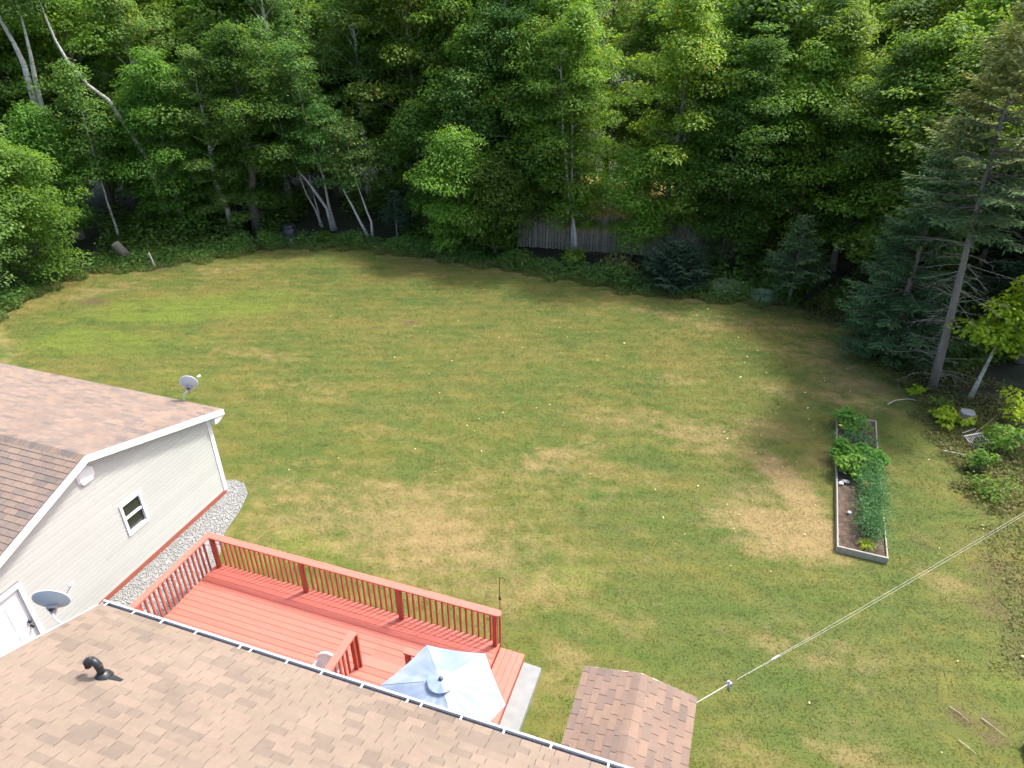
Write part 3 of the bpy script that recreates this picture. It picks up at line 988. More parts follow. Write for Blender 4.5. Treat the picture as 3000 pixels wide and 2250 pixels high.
# window
win = part('window', MB().box(GXW - 0.10, GXW - 0.09, WIN[0], WIN[1], WIN[2], WIN[3]), M['black'], garage)
fr = MB()
y0, y1, z0, z1 = WIN
f_ = 0.06
fr.box(GXW - 0.09, GXW + 0.036, y0 - 0.012, y0 + f_, z0 - 0.012, z1 + 0.012)
fr.box(GXW - 0.09, GXW + 0.036, y1 - f_, y1 + 0.012, z0 - 0.012, z1 + 0.012)
fr.box(GXW - 0.09, GXW + 0.036, y0 + f_, y1 - f_, z1 - f_, z1 + 0.012)
fr.box(GXW - 0.09, GXW + 0.036, y0 + f_, y1 - f_, z0 - 0.012, z0 + f_ + 0.02)
zm = (z0 + z1) / 2 + 0.02
fr.box(GXW - 0.05, GXW + 0.018, y0 + f_, y1 - f_, zm - 0.03, zm + 0.03)
part('frame', fr, M['white'], win)
part('pane', MB().box(GXW - 0.022, GXW - 0.016, y0 + f_, y1 - f_, zm + 0.03, z1 - f_), M['glass'], win)
part('pane', MB().box(GXW - 0.042, GXW - 0.036, y0 + f_, y1 - f_, z0 + f_ + 0.02, zm - 0.03), M['glass'], win)
# door
dy0, dy1, dz0, dz1 = DOOR
dr = part('door', MB().box(GXW - 0.06, GXW - 0.02, dy0 + 0.07, dy1 - 0.07, dz0, dz1 - 0.07), M['white'], garage)
dfr = MB()
dfr.box(GXW - 0.08, GXW + 0.034, dy0 - 0.02, dy0 + 0.075, dz0, dz1 + 0.02)
dfr.box(GXW - 0.08, GXW + 0.034, dy1 - 0.075, dy1 + 0.02, dz0, dz1 + 0.02)
dfr.box(GXW - 0.08, GXW + 0.034, dy0 + 0.075, dy1 - 0.075, dz1 - 0.075, dz1 + 0.02)
part('door_frame', dfr, M['white'], dr)
for (pa, pb) in ((0.35, 0.95), (1.1, 1.75)):
    for (qa, qb) in ((dy0 + 0.16, dy0 + 0.43), (dy0 + 0.51, dy0 + 0.78)):
        part('panel', MB().box(GXW - 0.021, GXW - 0.012, qa, qb, pa, pb), M['white'], dr)
part('handle', MB().tube([(GXW - 0.02, dy1 - 0.14, 0.95), (GXW + 0.02, dy1 - 0.14, 0.95), (GXW + 0.045, dy1 - 0.14, 0.95), (GXW + 0.06, dy1 - 0.14, 0.95)], [0.03, 0.016, 0.034, 0.026], 12), M['black'], dr, True)
part('deadbolt', MB().tube([(GXW - 0.02, dy1 - 0.14, 1.08), (GXW + 0.03, dy1 - 0.14, 1.08)], 0.034, 12), M['black'], dr, True)
# octagonal vent with louvres
vy, vz, vr = 8.35, 3.27, 0.235
octp = [(GXW + 0.005, vy + vr * math.cos(PI / 8 + k * PI / 4), vz + vr * math.sin(PI / 8 + k * PI / 4)) for k in range(8)]
oct2 = [(GXW + 0.05, vy + vr * 0.86 * math.cos(PI / 8 + k * PI / 4), vz + vr * 0.86 * math.sin(PI / 8 + k * PI / 4)) for k in range(8)]
vm = MB().add(octp + [(GXW + 0.035, q[1], q[2]) for q in octp] + oct2,
              [tuple(range(7, -1, -1))] + [(k, (k + 1) % 8, 8 + (k + 1) % 8, 8 + k) for k in range(8)] + [(8 + k, 8 + (k + 1) % 8, 16 + (k + 1) % 8, 16 + k) for k in range(8)] + [tuple(range(16, 24))])
gv = part('gable_vent', vm, M['white'], garage)
for k in range(6):
    zz = vz - 0.15 + k * 0.055
    hw_ = min(0.17, 0.86 * vr - abs(zz - vz) * 0.45)
    part('louvre', MB().hexa([(GXW + 0.052, vy - hw_, zz), (GXW + 0.064, vy - hw_, zz - 0.01), (GXW + 0.064, vy + hw_, zz - 0.01), (GXW + 0.052, vy + hw_, zz),
                              (GXW + 0.052, vy - hw_, zz + 0.035), (GXW + 0.058, vy - hw_, zz + 0.035), (GXW + 0.058, vy + hw_, zz + 0.035), (GXW + 0.052, vy + hw_, zz + 0.035)]), M['white'], gv)
# roof sheets
rm = MB()
rm.prism([(GXR, GA[0], GA[1]), (GXR, GF_[0], GF_[1]), (GXB, GF_[0], GF_[1]), (GXB, GA[0], GA[1])], (0, 0, -0.09))
rm.prism([(GXR, GN[0], GN[1]), (GXR, GA[0], GA[1]), (GXB, GA[0], GA[1]), (GXB, GN[0], GN[1])], (0, 0, -0.09))
groof = part('roof', rm, M['underlay'], garage)
l1 = math.hypot(1, GN_SL)
vG, nG = Vector((0, 1 / l1, GN_SL / l1)), Vector((0, -GN_SL / l1, 1 / l1))
shingle_slope(groof, Vector((GXR - 0.01, GN[0] - 0.02, GN[1])) + nG * 0.003, (-1, 0, 0), vG, nG, GXR - GXB - 0.02, (GA[0] - GN[0]) * l1, M['sh_red'], M['sh_red_i'], 0.32, 0.14, 260,
              lambda p: in_view(p) and p[0] > -17, size_score, 0.016, 'near_shingle_field')
l2 = math.hypot(1, fsl)
vH, nH = Vector((0, -1 / l2, fsl / l2)), Vector((0, fsl / l2, 1 / l2))
shingle_slope(groof, Vector((GXR - 0.01, GF_[0] + 0.02, GF_[1])) + nH * 0.003, (-1, 0, 0), vH, nH, GXR - GXB - 0.02, (GF_[0] - GA[0]) * l2, M['sh_red'], M['sh_red_i'], 0.32, 0.14, 0,
              in_view, size_score, 0.010, 'far_shingle_field')
# ridge caps
cap = MB()
cw = 0.15
cap.add([(0, -cw, -cw * GN_SL + 0.012), (0, 0, 0.026), (0, cw, -cw * fsl + 0.012), (-0.24, -cw, -cw * GN_SL + 0.004), (-0.24, 0, 0.014), (-0.24, cw, -cw * fsl + 0.004),
         (0, -cw, -cw * GN_SL), (0, cw, -cw * fsl)], [(0, 1, 4, 3), (1, 2, 5, 4), (0, 6, 1), (1, 6, 7), (1, 7, 2)])
cme = mesh_of('ridge_cap', cap, M['sh_red'])
x = GXR - 0.005
while x > GXB + 0.2:
    at('ridge_cap', cme, groof, (x, GA[0], GA[1] + 0.012 + R_.uniform(0, 0.002)))
    x -= 0.15
# white rake fascia
for (ya, za, yb, zb, nm) in ((GA[0], GA[1], GF_[0] + 0.02, GF_[1], 'far'), (GN[0], GN[1], GA[0], GA[1], 'near')):
    part('rake_board', MB().prism([(GXR + 0.002, ya, za + 0.012), (GXR + 0.002, yb, zb + 0.012), (GXR + 0.002, yb, zb - 0.155), (GXR + 0.002, ya, za - 0.155)], (0.024, 0, 0)), M['white'], garage)
    part('soffit', MB().prism([(GXR, ya, za - 0.10), (GXR, yb, zb - 0.10), (GXR, yb, zb - 0.118), (GXR, ya, za - 0.118)], (GXW - GXR - 0.02, 0, 0)), M['white'], garage)
eb = MB().prism([(GXR + 0.001, WY1 + 0.02, GF_[1] - 0.10), (GXR + 0.001, GF_[0] + 0.02, GF_[1] - 0.012), (GXR + 0.001, GF_[0] + 0.02, GF_[1] - 0.17), (GXR + 0.001, WY1 + 0.16, GF_[1] - 0.26), (GXR + 0.001, WY1 + 0.02, GF_[1] - 0.26)], (-0.22, 0, 0))
part('eave_return', eb, M['white'], garage)
part('eave_fascia', MB().box(GXB, GXR - 0.22, GF_[0] - 0.01, GF_[0] + 0.012, GF_[1] - 0.17, GF_[1] - 0.02), M['white'], garage)

# ------------------------------------------------------------------ deck
DZ = 0.45
DX0, DX1, DY1, DY0 = -10.74, -3.50, 9.29, 5.27
deck = thing('deck', (-7.0, 7.3, 0), 'red stained timber deck with a baluster railing behind the house', 'deck')
frm = MB()
frm.box(DX0 + 0.01, DX1 - 0.01, DY1 - 0.05, DY1 - 0.012, DZ - 0.25, DZ - 0.032)
frm.box(DX0 + 0.01, DX0 + 0.05, DY0, DY1 - 0.05, DZ - 0.25, DZ - 0.032)
frm.box(DX1 - 0.05, DX1 - 0.01, DY0, DY1 - 0.05, DZ - 0.25, DZ - 0.032)
for k in range(1, 14):
    xx = DX0 + 0.05 + k * 0.51
    frm.box(xx, xx + 0.04, DY0, DY1 - 0.05, DZ - 0.22, DZ - 0.032)
for xx in (-10.6, -8.2, -5.8, -3.65):
    for yy in (5.6, 9.15):
        frm.box(xx - 0.05, xx + 0.05, yy - 0.05, yy + 0.05, 0, DZ - 0.252)
part('joist_frame', frm, M['rail'], deck)
y = DY1
row = 0
while y - 0.14 > DY0 - 0.01:
    xj = -5.885 + R_.uniform(-0.012, 0.012)
    e0 = DX0 + R_.uniform(0, 0.008)
    zt = DZ + R_.uniform(-0.0015, 0.0015)
    part('deck_board', MB().box(e0, xj - 0.002, y - 0.1355, y, zt - 0.03, zt), M['deck'], deck)
    part('deck_board', MB().box(xj + 0.002, DX1 + R_.uniform(0, 0.006), y - 0.1355, y, zt - 0.03, zt), M['deck'], deck)
    y -= 0.1445
    row += 1
# side step: four boards running towards the house, one riser lower
SZ = 0.31
for k in range(4):
    x0 = DX1 + 0.012 + k * 0.1345
    part('step_board', MB().box(x0, x0 + 0.129, DY0, DY1 + R_.uniform(-0.004, 0.004), SZ - 0.03, SZ), M['decky'], deck)
part('step_riser', MB().box(DX1 + 0.50, DX1 + 0.535, DY0, DY1 - 0.02, 0.02, SZ - 0.032), M['rail'], deck)
part('step_riser', MB().box(DX1 + 0.02, DX1 + 0.50, DY1 - 0.05, DY1 - 0.015, 0.02, SZ - 0.032), M['rail'], deck)
# railing
CT = DZ + 0.937
post = mesh_of('post', MB().box(-0.045, 0.045, -0.045, 0.045, 0, CT - DZ - 0.038), M['rail'])
PX = (-10.62, -8.20, -5.77, -3.58)
for xx in PX:
    at('post', post, deck, (xx, 9.212, DZ + 0.001))
bal = mesh_of('baluster', MB().box(-0.019, 0.019, -0.019, 0.019, 0, 1.02), M['rail'])
for a, b in zip(PX[:-1], PX[1:]):
    nn = int(round((b - a) / 0.133))
    for k in range(1, nn):
        at('baluster', bal, deck, (a + (b - a) * k / nn, DY1 + 0.021, CT - 0.038 - 1.02))
at('baluster', bal, deck, (PX[-1] + 0.075, DY1 + 0.021, CT - 0.038 - 1.02))
part('sub_rail', MB().box(-10.56, -3.54, 9.262, 9.298, CT - 0.075, CT - 0.039), M['rail'], deck)
cp = MB().prism([(-10.66, 9.165, CT - 0.038), (-3.53, 9.165, CT - 0.038), (-3.455, 9.195, CT - 0.038), (-3.455, 9.28, CT - 0.038), (-3.50, 9.335, CT - 0.038), (-10.805, 9.335, CT - 0.038)], (0, 0, 0.038))
part('rail_cap', cp, M['deck'], deck)
# left railing
LX = -10.735
part('rail_cap', MB().prism([(-10.662, 9.165, CT - 0.038), (-10.807, 9.335, CT - 0.038), (-10.807, 5.3, CT - 0.038), (-10.662, 5.3, CT - 0.038)], (0, 0, 0.038)), M['decky'], deck)
for yy in (7.02, 5.36):
    at('post', post, deck, (-10.69, yy, DZ + 0.001))
for a, b in ((9.20, 7.02), (7.02, 5.36)):
    nn = int(round((a - b) / 0.13))
    for k in range(1, nn):
        at('baluster', bal, deck, (DX0 - 0.021, a + (b - a) * k / nn, CT - 0.038 - 1.02))
part('sub_rail', MB().box(DX0 - 0.0, DX0 + 0.034, 5.3, 9.16, CT - 0.075, CT - 0.039), M['rail'], deck)
# steps and landing at the house door
LZ = 0.81
for (yy0, yy1, zz, x0, x1) in ((7.94, 8.08, 0.57, -5.86, -4.95), (7.79, 7.93, 0.69, -5.89, -4.95)):
    part('stair_tread', MB().box(x0, x1, yy0, yy1, zz - 0.03, zz), M['deck'], deck)
    part('stair_riser', MB().box(x0 + 0.02, x1 - 0.02, yy0 + 0.06, yy0 + 0.085, DZ + 0.002, zz - 0.031), M['rail'], deck)
y = 7.78
while y > 5.35:
    x1 = -4.95 if y > 7.62 else -3.1
    part('landing_board', MB().box(-5.94 + R_.uniform(0, 0.006), x1, y - 0.1355, y, LZ - 0.03, LZ + R_.uniform(-0.001, 0.001)), M['deck'], deck)
    y -= 0.1445
part('landing_side', MB().box(-5.925, -5.89, 5.35, 7.75, DZ + 0.002, LZ - 0.031), M['rail'], deck)
part('landing_front', MB().box(-4.95, -3.12, 7.57, 7.6, DZ + 0.002, LZ - 0.031), M['rail'], deck)
LC = LZ + 0.95
lpost = mesh_of('landing_post', MB().box(-0.045, 0.045, -0.045, 0.045, 0, LC - LZ - 0.038), M['rail'])
at('landing_post', lpost, deck, (-5.87, 7.545, LZ + 0.001))
at('landing_post', lpost, deck, (-5.87, 5.5, LZ + 0.001))
lbal = mesh_of('landing_baluster', MB().box(-0.019, 0.019, -0.019, 0.019, 0, 0.98), M['rail'])
for k in range(15):
    at('landing_baluster', lbal, deck, (-5.962, 7.42 - k * 0.13, LC - 0.039 - 0.98))
at('landing_baluster', lbal, deck, (-5.80, 7.60, LC - 0.039 - 0.98))
part('landing_cap', MB().box(-5.955, -5.80, 5.3, 7.63, LC - 0.038, LC), M['decky'], deck)
at('landing_post', lpost, deck, (-4.69, 7.54, LZ + 0.001))
at('landing_post', lpost, deck, (-3.2, 7.54, LZ + 0.001))
for k in range(10):
    at('landing_baluster', lbal, deck, (-4.56 + k * 0.13, 7.622, LC - 0.039 - 0.98))
part('landing_cap', MB().box(-4.76, -3.1, 7.49, 7.63, LC - 0.038, LC), M['deck'], deck)

slab = part('concrete_step', MB().prism([(-2.955, 9.22, 0), (-2.56, 9.2, 0), (-2.56, 5.3, 0), (-2.955, 5.3, 0)], (0, 0, 0.15)), M['concrete'])
tag(slab, 'grey concrete slab step along the end of the red deck', 'step')

# white resin chair behind the short railing
ch = thing('garden_chair', (-6.28, 6.95, DZ), 'white moulded plastic chair on the deck beside the short railing', 'chair')
sm = MB()
N = 9
for i in range(N):
    t0 = -0.24 + 0.48 * i / N
    sm.box(-6.28 + t0 + 0.003, -6.28 + t0 + 0.05, 6.72, 7.16, DZ + 0.40, DZ + 0.425)
part('seat', sm, M['resin'], ch)
bk = MB()
for i in range(7):
    t = (i - 3) / 3.0
    hh = 0.90 - 0.10 * t * t
    xx = -6.28 + t * 0.21
    bk.hexa([(xx - 0.028, 7.13, DZ + 0.40), (xx + 0.028, 7.13, DZ + 0.40), (xx + 0.028, 7.16, DZ + 0.40), (xx - 0.028, 7.16, DZ + 0.40),
             (xx - 0.03, 7.26, DZ + hh), (xx + 0.03, 7.26, DZ + hh), (xx + 0.03, 7.285, DZ + hh), (xx - 0.03, 7.285, DZ + hh)])
arc = [(-6.28 + t * 0.24, 7.275 - 0.02 * t * t, DZ + 0.92 - 0.13 * t * t) for t in [k / 6 - 1 for k in range(13)]]
bk.tube(arc, 0.03, 8)
part('backrest', bk, M['resin'], ch)
for sx in (-1, 1):
    for yy in (6.73, 7.14):
        part('leg', MB().tube([(-6.28 + sx * 0.24, yy, DZ + 0.64), (-6.28 + sx * 0.27, yy + (0.03 if yy > 7 else -0.02), DZ + 0.002)], [0.026, 0.022], 8), M['resin'], ch)
    part('armrest', MB().box(-6.28 + sx * 0.26 - 0.03, -6.28 + sx * 0.26 + 0.03, 6.70, 7.22, DZ + 0.64, DZ + 0.665), M['resin'], ch)

# umbrella
ub = (-3.52, 6.57)
um = thing('patio_umbrella', (ub[0], ub[1], LZ), 'six sided pale silver blue patio umbrella open over the red deck', 'umbrella')
UZ, UT, UR, UA = 2.64, 2.30, 1.07, math.radians(9)


def canopy(r_in, r_out, z_in, z_out, sag, edge_in, K=8, S=8, zo=0.0):
    m = MB()
    vs, fs = [], []
    N6 = 6 * S
    for i in range(K + 1):
        t = i / K
        for k in range(N6):
            a6, fr_ = divmod(k, S)
            q = fr_ / S
            a0 = UA + a6 * PI / 3
            a1 = a0 + PI / 3
            rr = r_in + (r_out - r_in) * t
            p0 = Vector((math.cos(a0), math.sin(a0)))
            p1 = Vector((math.cos(a1), math.sin(a1)))
            pp = (p0 * (1 - q) + p1 * q) * rr
            bow = 4 * q * (1 - q)
            pp *= 1 - edge_in * bow * t
            zz = z_in + (z_out - z_in) * (t ** 1.12) - sag * bow * (t * (1.25 - 0.25 * t)) + zo
            wr = 0.011 * math.sin(q * 6 * PI + a6 * 2.1) * t * (1.15 - t) * 2 * math.sin(PI * q)
            vs.append((ub[0] + pp.x, ub[1] + pp.y, zz + wr))
    for i in range(K):
        for k in range(N6):
            k2 = (k + 1) % N6
            fs.append((i * N6 + k, (i + 1) * N6 + k, (i + 1) * N6 + k2, i * N6 + k2))
    m.add(vs, fs)
    return m


part('canopy', canopy(0.13, UR, UZ - 0.02, UT, 0.030, 0.012, 10, 14), M['umbrella'], um, True)
vf = MB()
NV = 36
vsf = []
for i in range(4):
    t = i / 3
    for k in range(NV):
        a = 2 * PI * k / NV
        rr_ = (0.025 + 0.20 * t) * (1 + 0.02 * t * math.cos(6 * (a - UA)))
        vsf.append((ub[0] + rr_ * math.cos(a), ub[1] + rr_ * math.sin(a), UZ + 0.06 - 0.045 * t - 0.016 * t * (0.5 - 0.5 * math.cos(6 * (a - UA)))))
vf.add(vsf, [(i * NV + k, (i + 1) * NV + k, (i + 1) * NV + (k + 1) % NV, i * NV + (k + 1) % NV) for i in range(3) for k in range(NV)])
part('vent_flap', vf, M['umbrella'], um, True)
for k in range(6):
    a = UA + k * PI / 3
    e = (ub[0] + math.cos(a) * (UR - 0.01), ub[1] + math.sin(a) * (UR - 0.01), UT - 0.012)
    part('rib', MB().tube([(ub[0] + math.cos(a) * 0.04, ub[1] + math.sin(a) * 0.04, UZ - 0.035), e], 0.008, 6), M['umbpole'], um)
    part('strut', MB().tube([(ub[0] + math.cos(a) * 0.04, ub[1] + math.sin(a) * 0.04, UZ - 0.45), (ub[0] + math.cos(a) * 0.55, ub[1] + math.sin(a) * 0.55, UZ - 0.20)], 0.006, 6), M['umbpole'], um)
    # stitched seam lying on the fabric above each rib
    seam = [(ub[0] + math.cos(a) * r_, ub[1] + math.sin(a) * r_, UZ - 0.02 + (UT - UZ + 0.02) * (((r_ - 0.13) / (UR - 0.13)) ** 1.12) + 0.003) for r_ in [0.29 + (UR - 0.30) * i / 6 for i in range(7)]]
    part('seam', MB().tube(seam, 0.006, 5), M['dish'], um)
part('pole', MB().tube([(ub[0], ub[1], LZ), (ub[0], ub[1], UZ + 0.05)], 0.019, 10), M['umbpole'], um)
part('base', MB().tube([(ub[0], ub[1], LZ), (ub[0], ub[1], LZ + 0.05), (ub[0], ub[1], LZ + 0.09), (ub[0], ub[1], LZ + 0.25)], [0.24, 0.24, 0.06, 0.03], 20), M['black'], um)
part('finial', MB().tube([(ub[0], ub[1], UZ + 0.05), (ub[0], ub[1], UZ + 0.075), (ub[0], ub[1], UZ + 0.095), (ub[0], ub[1], UZ + 0.105)], [0.034, 0.04, 0.03, 0.012], 14), M['umbpole'], um, True)

# ------------------------------------------------------------------ garden shed
shed = thing('garden_shed', (-0.48, 7.0, 0), 'small shed with a brown shingled gable roof beside the house gutter', 'shed')
SX0, SXR, SX1, SY1_, SY0_ = -1.45, -0.47, 0.48, 8.10, 6.02
SE, SR = 2.0, 2.22
sw = MB()
x0, x1 = SX0 + 0.12, SX1 - 0.12
sw.box(x0, x1, SY1_ - 0.14, SY1_ - 0.10, 0, SE + 0.02)
sw.box(x0, x1, SY0_ + 0.10, SY0_ + 0.14, 0, SE + 0.02)
sw.box(x0, x0 + 0.04, SY0_ + 0.14, SY1_ - 0.14, 0, SE + 0.02)
sw.box(x1 - 0.04, x1, SY0_ + 0.14, SY1_ - 0.14, 0, SE + 0.02)
for yy in (SY1_ - 0.13, SY0_ + 0.11):
    sw.prism([(x0, yy, SE + 0.021), (x1, yy, SE + 0.021), (SXR, yy, SR - 0.06)], (0, 0.02, 0))
swall = part('wall', sw, M['shedwall'], shed)
for k in range(13):
    zz = 0.05 + k * 0.15
    part('siding_board', MB().hexa([(x1 + 0.001, SY0_ + 0.1, zz), (x1 + 0.016, SY0_ + 0.1, zz), (x1 + 0.016, SY1_ - 0.1, zz), (x1 + 0.001, SY1_ - 0.1, zz),
                                    (x1 + 0.001, SY0_ + 0.1, zz + 0.15), (x1 + 0.003, SY0_ + 0.1, zz + 0.15), (x1 + 0.003, SY1_ - 0.1, zz + 0.15), (x1 + 0.001, SY1_ - 0.1, zz + 0.15)]), M['shedwall'], swall)
sr = MB()
sr.prism([(SX0, SY0_, SE), (SX0, SY1_, SE), (SXR, SY1_, SR), (SXR, SY0_, SR)], (0, 0, -0.04))
sr.prism([(SXR, SY0_, SR), (SXR, SY1_, SR), (SX1, SY1_, SE), (SX1, SY0_, SE)], (0, 0, -0.04))
sroof = part('roof', sr, M['underlay'], shed)
wl, wr_ = SXR - SX0, SX1 - SXR
for (ex, w_, sgn) in ((SX0, wl, 1), (SX1, wr_, -1)):
    s_ = (SR - SE) / w_
    l3 = math.hypot(1, s_)
    vv_, nn_ = Vector((sgn / l3, 0, s_ / l3)), Vector((-sgn * s_ / l3, 0, 1 / l3))
    shingle_slope(sroof, Vector((ex - sgn * 0.012, SY0_ - 0.01, SE)) + nn_ * 0.003, (0, 1, 0), vv_, nn_, SY1_ - SY0_ + 0.02, w_ * l3 + 0.01, M['sh_shed'], M['sh_red_i'], 0.285, 0.132, 140, lambda p: True, size_score, 0.014,
                  'shingle_rest')
capm = MB()
K = 6
cs = []
for i in range(K + 1):
    t = i / K * 2 - 1
    cs.append((t * 0.14, 0.014 - 0.038 * abs(t) ** 1.3))
capm.add([(a, 0, b + 0.004) for a, b in cs] + [(a, 0.30, b) for a, b in cs] + [(a, 0, b - 0.012) for a, b in cs],
         [(i, i + 1, K + 1 + i + 1, K + 1 + i) for i in range(K)] + [(2 * K + 2 + i, 2 * K + 3 + i, i + 1, i) for i in range(K)])
cme2 = mesh_of('ridge_cap', capm, M['sh_shed'])
for k in range(7):
    at('ridge_cap', cme2, sroof, (SXR, SY0_ + k * 0.29, SR + 0.003 + 0.0008 * k))
part('rake_board', MB().prism([(SX0, SY1_ + 0.002, SE), (SXR, SY1_ + 0.002, SR), (SX1, SY1_ + 0.002, SE), (SX1, SY1_ + 0.002, SE - 0.08), (SXR, SY1_ + 0.002, SR - 0.08), (SX0, SY1_ + 0.002, SE - 0.08)], (0, 0.018, 0)), M['shedwall'], shed)

# ------------------------------------------------------------------ clothes line
A_ = Vector((0.42, 8.00, 1.90))
Bf = Vector((6.87, 14.97, 2.30))
dirv = (Bf - A_)
End = A_ + dirv * 1.45
cl = thing('clothes_line', (0.42, 8.0, 1.90), 'twin pale clothes line running from the small shed across the grass', 'clothes line')
K = 24
for off in (0.0, 0.055):
    pts = []
    for i in range(K + 1):
        t = 0.075 + (1 - 0.075) * i / K
        q = A_ + (End - A_) * t
        spread = min(1.0, (t - 0.06) * 5)
        q.z -= 0.05 * math.sin(PI * t) + off * spread
        q.x += off * 0.55 * spread
        pts.append(q)
    part('line', MB().tube(pts, 0.003, 6), M['rope'], cl)
pA = A_ + (End - A_) * 0.062
part('anchor_rope', MB().tube([A_, (A_ + pA) / 2 + Vector((0, 0, -0.006)), pA], 0.010, 8), M['rope'], cl)
part('pulley', MB().tube([pA + Vector((0.03, -0.02, -0.02)), pA + Vector((-0.03, 0.03, -0.02))], 0.055, 14), M['metal'], cl)
part('pulley_strap', MB().tube([pA + Vector((0.0, 0.0, 0.05)), pA + Vector((0.0, 0.0, -0.16)), pA + Vector((0.03, 0.0, -0.20))], 0.017, 8), M['umbpole'], cl)
pT = A_ + (End - A_) * 0.142
dT = (End - A_).normalized()
part('line_tightener', MB().tube([pT - dT * 0.10 + Vector((0, 0, -0.03)), pT - dT * 0.05 + Vector((0, 0, -0.035)), pT + dT * 0.05 + Vector((0, 0, -0.035)), pT + dT * 0.10 + Vector((0, 0, -0.02))], [0.010, 0.022, 0.022, 0.010], 8), M['metal'], cl)
part('far_post', MB().tube([(End.x, End.y, 0), (End.x, End.y, 2.7)], 0.06, 10), M['oldwood'], cl)

# iron stake behind the deck rail
ik = thing('iron_stake', (-3.92, 10.43, 0), 'thin rusty iron garden stake in the grass behind the deck rail', 'garden stake')
part('rod', MB().tube([(-3.92, 10.43, 0), (-3.925, 10.43, 0.5), (-3.92, 10.43, 1.05)], 0.009, 6), M['rust'], ik)
part('crook', MB().tube([(-3.92, 10.43, 1.05)] + [(-3.92 + 0.06 - 0.06 * math.cos(a), 10.43, 1.05 + 0.09 * math.sin(a)) for a in (0.5, 1.1, 1.7, 2.3, 3.0)], 0.009, 6), M['rust'], ik)
part('knot', MB().tube([(-3.93, 10.43, 0.40), (-3.92, 10.43, 0.44), (-3.92, 10.43, 0.50), (-3.93, 10.43, 0.53)], [0.01, 0.035, 0.032, 0.01], 8), M['rust'], ik)

# ------------------------------------------------------------------ raised bed
BC = [Vector((3.85, 21.66, 0)), Vector((5.0, 21.68, 0)), Vector((4.63, 15.0, 0)), Vector((3.49, 15.05, 0))]
bed = thing('raised_bed', (4.25, 18.3, 0), 'long weathered timber raised vegetable bed on the lawn', 'raised bed')


def plank(a, b, th, z0, z1, nm, mat, parent, ext=0.0):
    a, b = Vector(a), Vector(b)
    d = (b - a).normalized()
    s = Vector((-d.y, d.x, 0)) * th / 2
    a = a - d * ext
    b = b + d * ext
    m = MB().hexa([a - s + Vector((0, 0, z0)), b - s + Vector((0, 0, z0)), b + s + Vector((0, 0, z0)), a + s + Vector((0, 0, z0)),
                   a - s + Vector((0, 0, z1)), b - s + Vector((0, 0, z1)), b + s + Vector((0, 0, z1)), a + s + Vector((0, 0, z1))])
    return part(nm, m, mat, parent)


dl, drr = Vector((3.71, 19.65, 0)), Vector((4.86, 19.63, 0))
for a, b in ((BC[0], dl), (dl, BC[3]), (BC[1], drr), (drr, BC[2])):
    e = (b - a).normalized() * 0.004
    plank(a + e, b - e, 0.034, 0, 0.175, 'side_board', M['bedwood'], bed)
plank(BC[0], BC[1], 0.04, 0, 0.171, 'end_board', M['bedwood'], bed, -0.024)
plank(BC[3], BC[2], 0.045, 0, 0.18, 'end_board', M['bedwood'], bed, 0.022)
plank(dl, drr, 0.035, 0, 0.165, 'divider_board', M['bedwood'], bed, -0.024)
sg = MB()
nx, ny = 10, 46
vs_, fs_ = [], []
for i in range(nx + 1):
    for j in range(ny + 1):
        a = BC[3].lerp(BC[0], j / ny)
        b = BC[2].lerp(BC[1], j / ny)
        q = a.lerp(b, 0.02 + 0.96 * i / nx)
        edge_ = i in (0, nx) or j in (0, ny)
        vs_.append((q.x, q.y, 0.12 + (0 if edge_ else R_.uniform(-0.02, 0.035))))
for i in range(nx):
    for j in range(ny):
        a = i * (ny + 1) + j
        fs_.append((a, a + ny + 1, a + ny + 2, a + 1))
sg.add(vs_, fs_)
part('soil', sg, M['soil'], bed, True)

# ------------------------------------------------------------------ foliage builders
def leaf_quads(P, D, Nn, L, W, fold=0.12):
    """one rhombic leaf per point: P base, D direction, Nn normal"""
    D = D / (np.linalg.norm(D, axis=1, keepdims=True) + 1e-9)
    S = np.cross(D, Nn)
    S /= np.linalg.norm(S, axis=1, keepdims=True) + 1e-9
    N2 = np.cross(S, D)
    L = L[:, None]
    W = W[:, None]
    a = P
    b = P + D * L * 0.45 + S * W * 0.5 + N2 * W * fold
    c_ = P + D * L - N2 * L * 0.10
    d = P + D * L * 0.45 - S * W * 0.5 + N2 * W * fold
    V = np.stack([a, b, c_, d], 1).reshape(-1, 3)
    F = np.arange(len(V)).reshape(-1, 4)
    return V, F


def clump_leaves(rg, C, RC, n_per, lsize, flat=0.44, up=1.0):
    """leaves spread over flattened clumps; C (m,3) centres, RC (m,) radii"""
    m = len(C)
    cnt = np.maximum(8, (n_per * (RC / RC.mean()) ** 2).astype(int))
    ci = np.repeat(np.arange(m), cnt)
    n = len(ci)
    u = rg.normal(size=(n, 3))
    u /= np.linalg.norm(u, axis=1, keepdims=True)
    u[:, 2] = np.abs(u[:, 2]) * np.where(rg.random(n) < 0.72, 1, -0.7)
    r = RC[ci] * (0.35 + 0.65 * rg.random(n) ** 0.5)
    P = C[ci] + u * r[:, None] * np.array([1, 1, flat])
    out_ = u.copy()
    out_[:, 2] *= 0.4
    Nn = np.array([0, 0, up]) + out_ * 0.6 + rg.normal(size=(n, 3)) * 0.42
    Nn /= np.linalg.norm(Nn, axis=1, keepdims=True)
    D = out_ + rg.normal(size=(n, 3)) * 0.55
    D[:, 2] -= 0.35
    D -= Nn * (D * Nn).sum(1, keepdims=True)
    L = lsize * rg.uniform(0.7, 1.3, n)
    return leaf_quads(P, D, Nn, L, L * rg.uniform(0.6, 0.9, n))


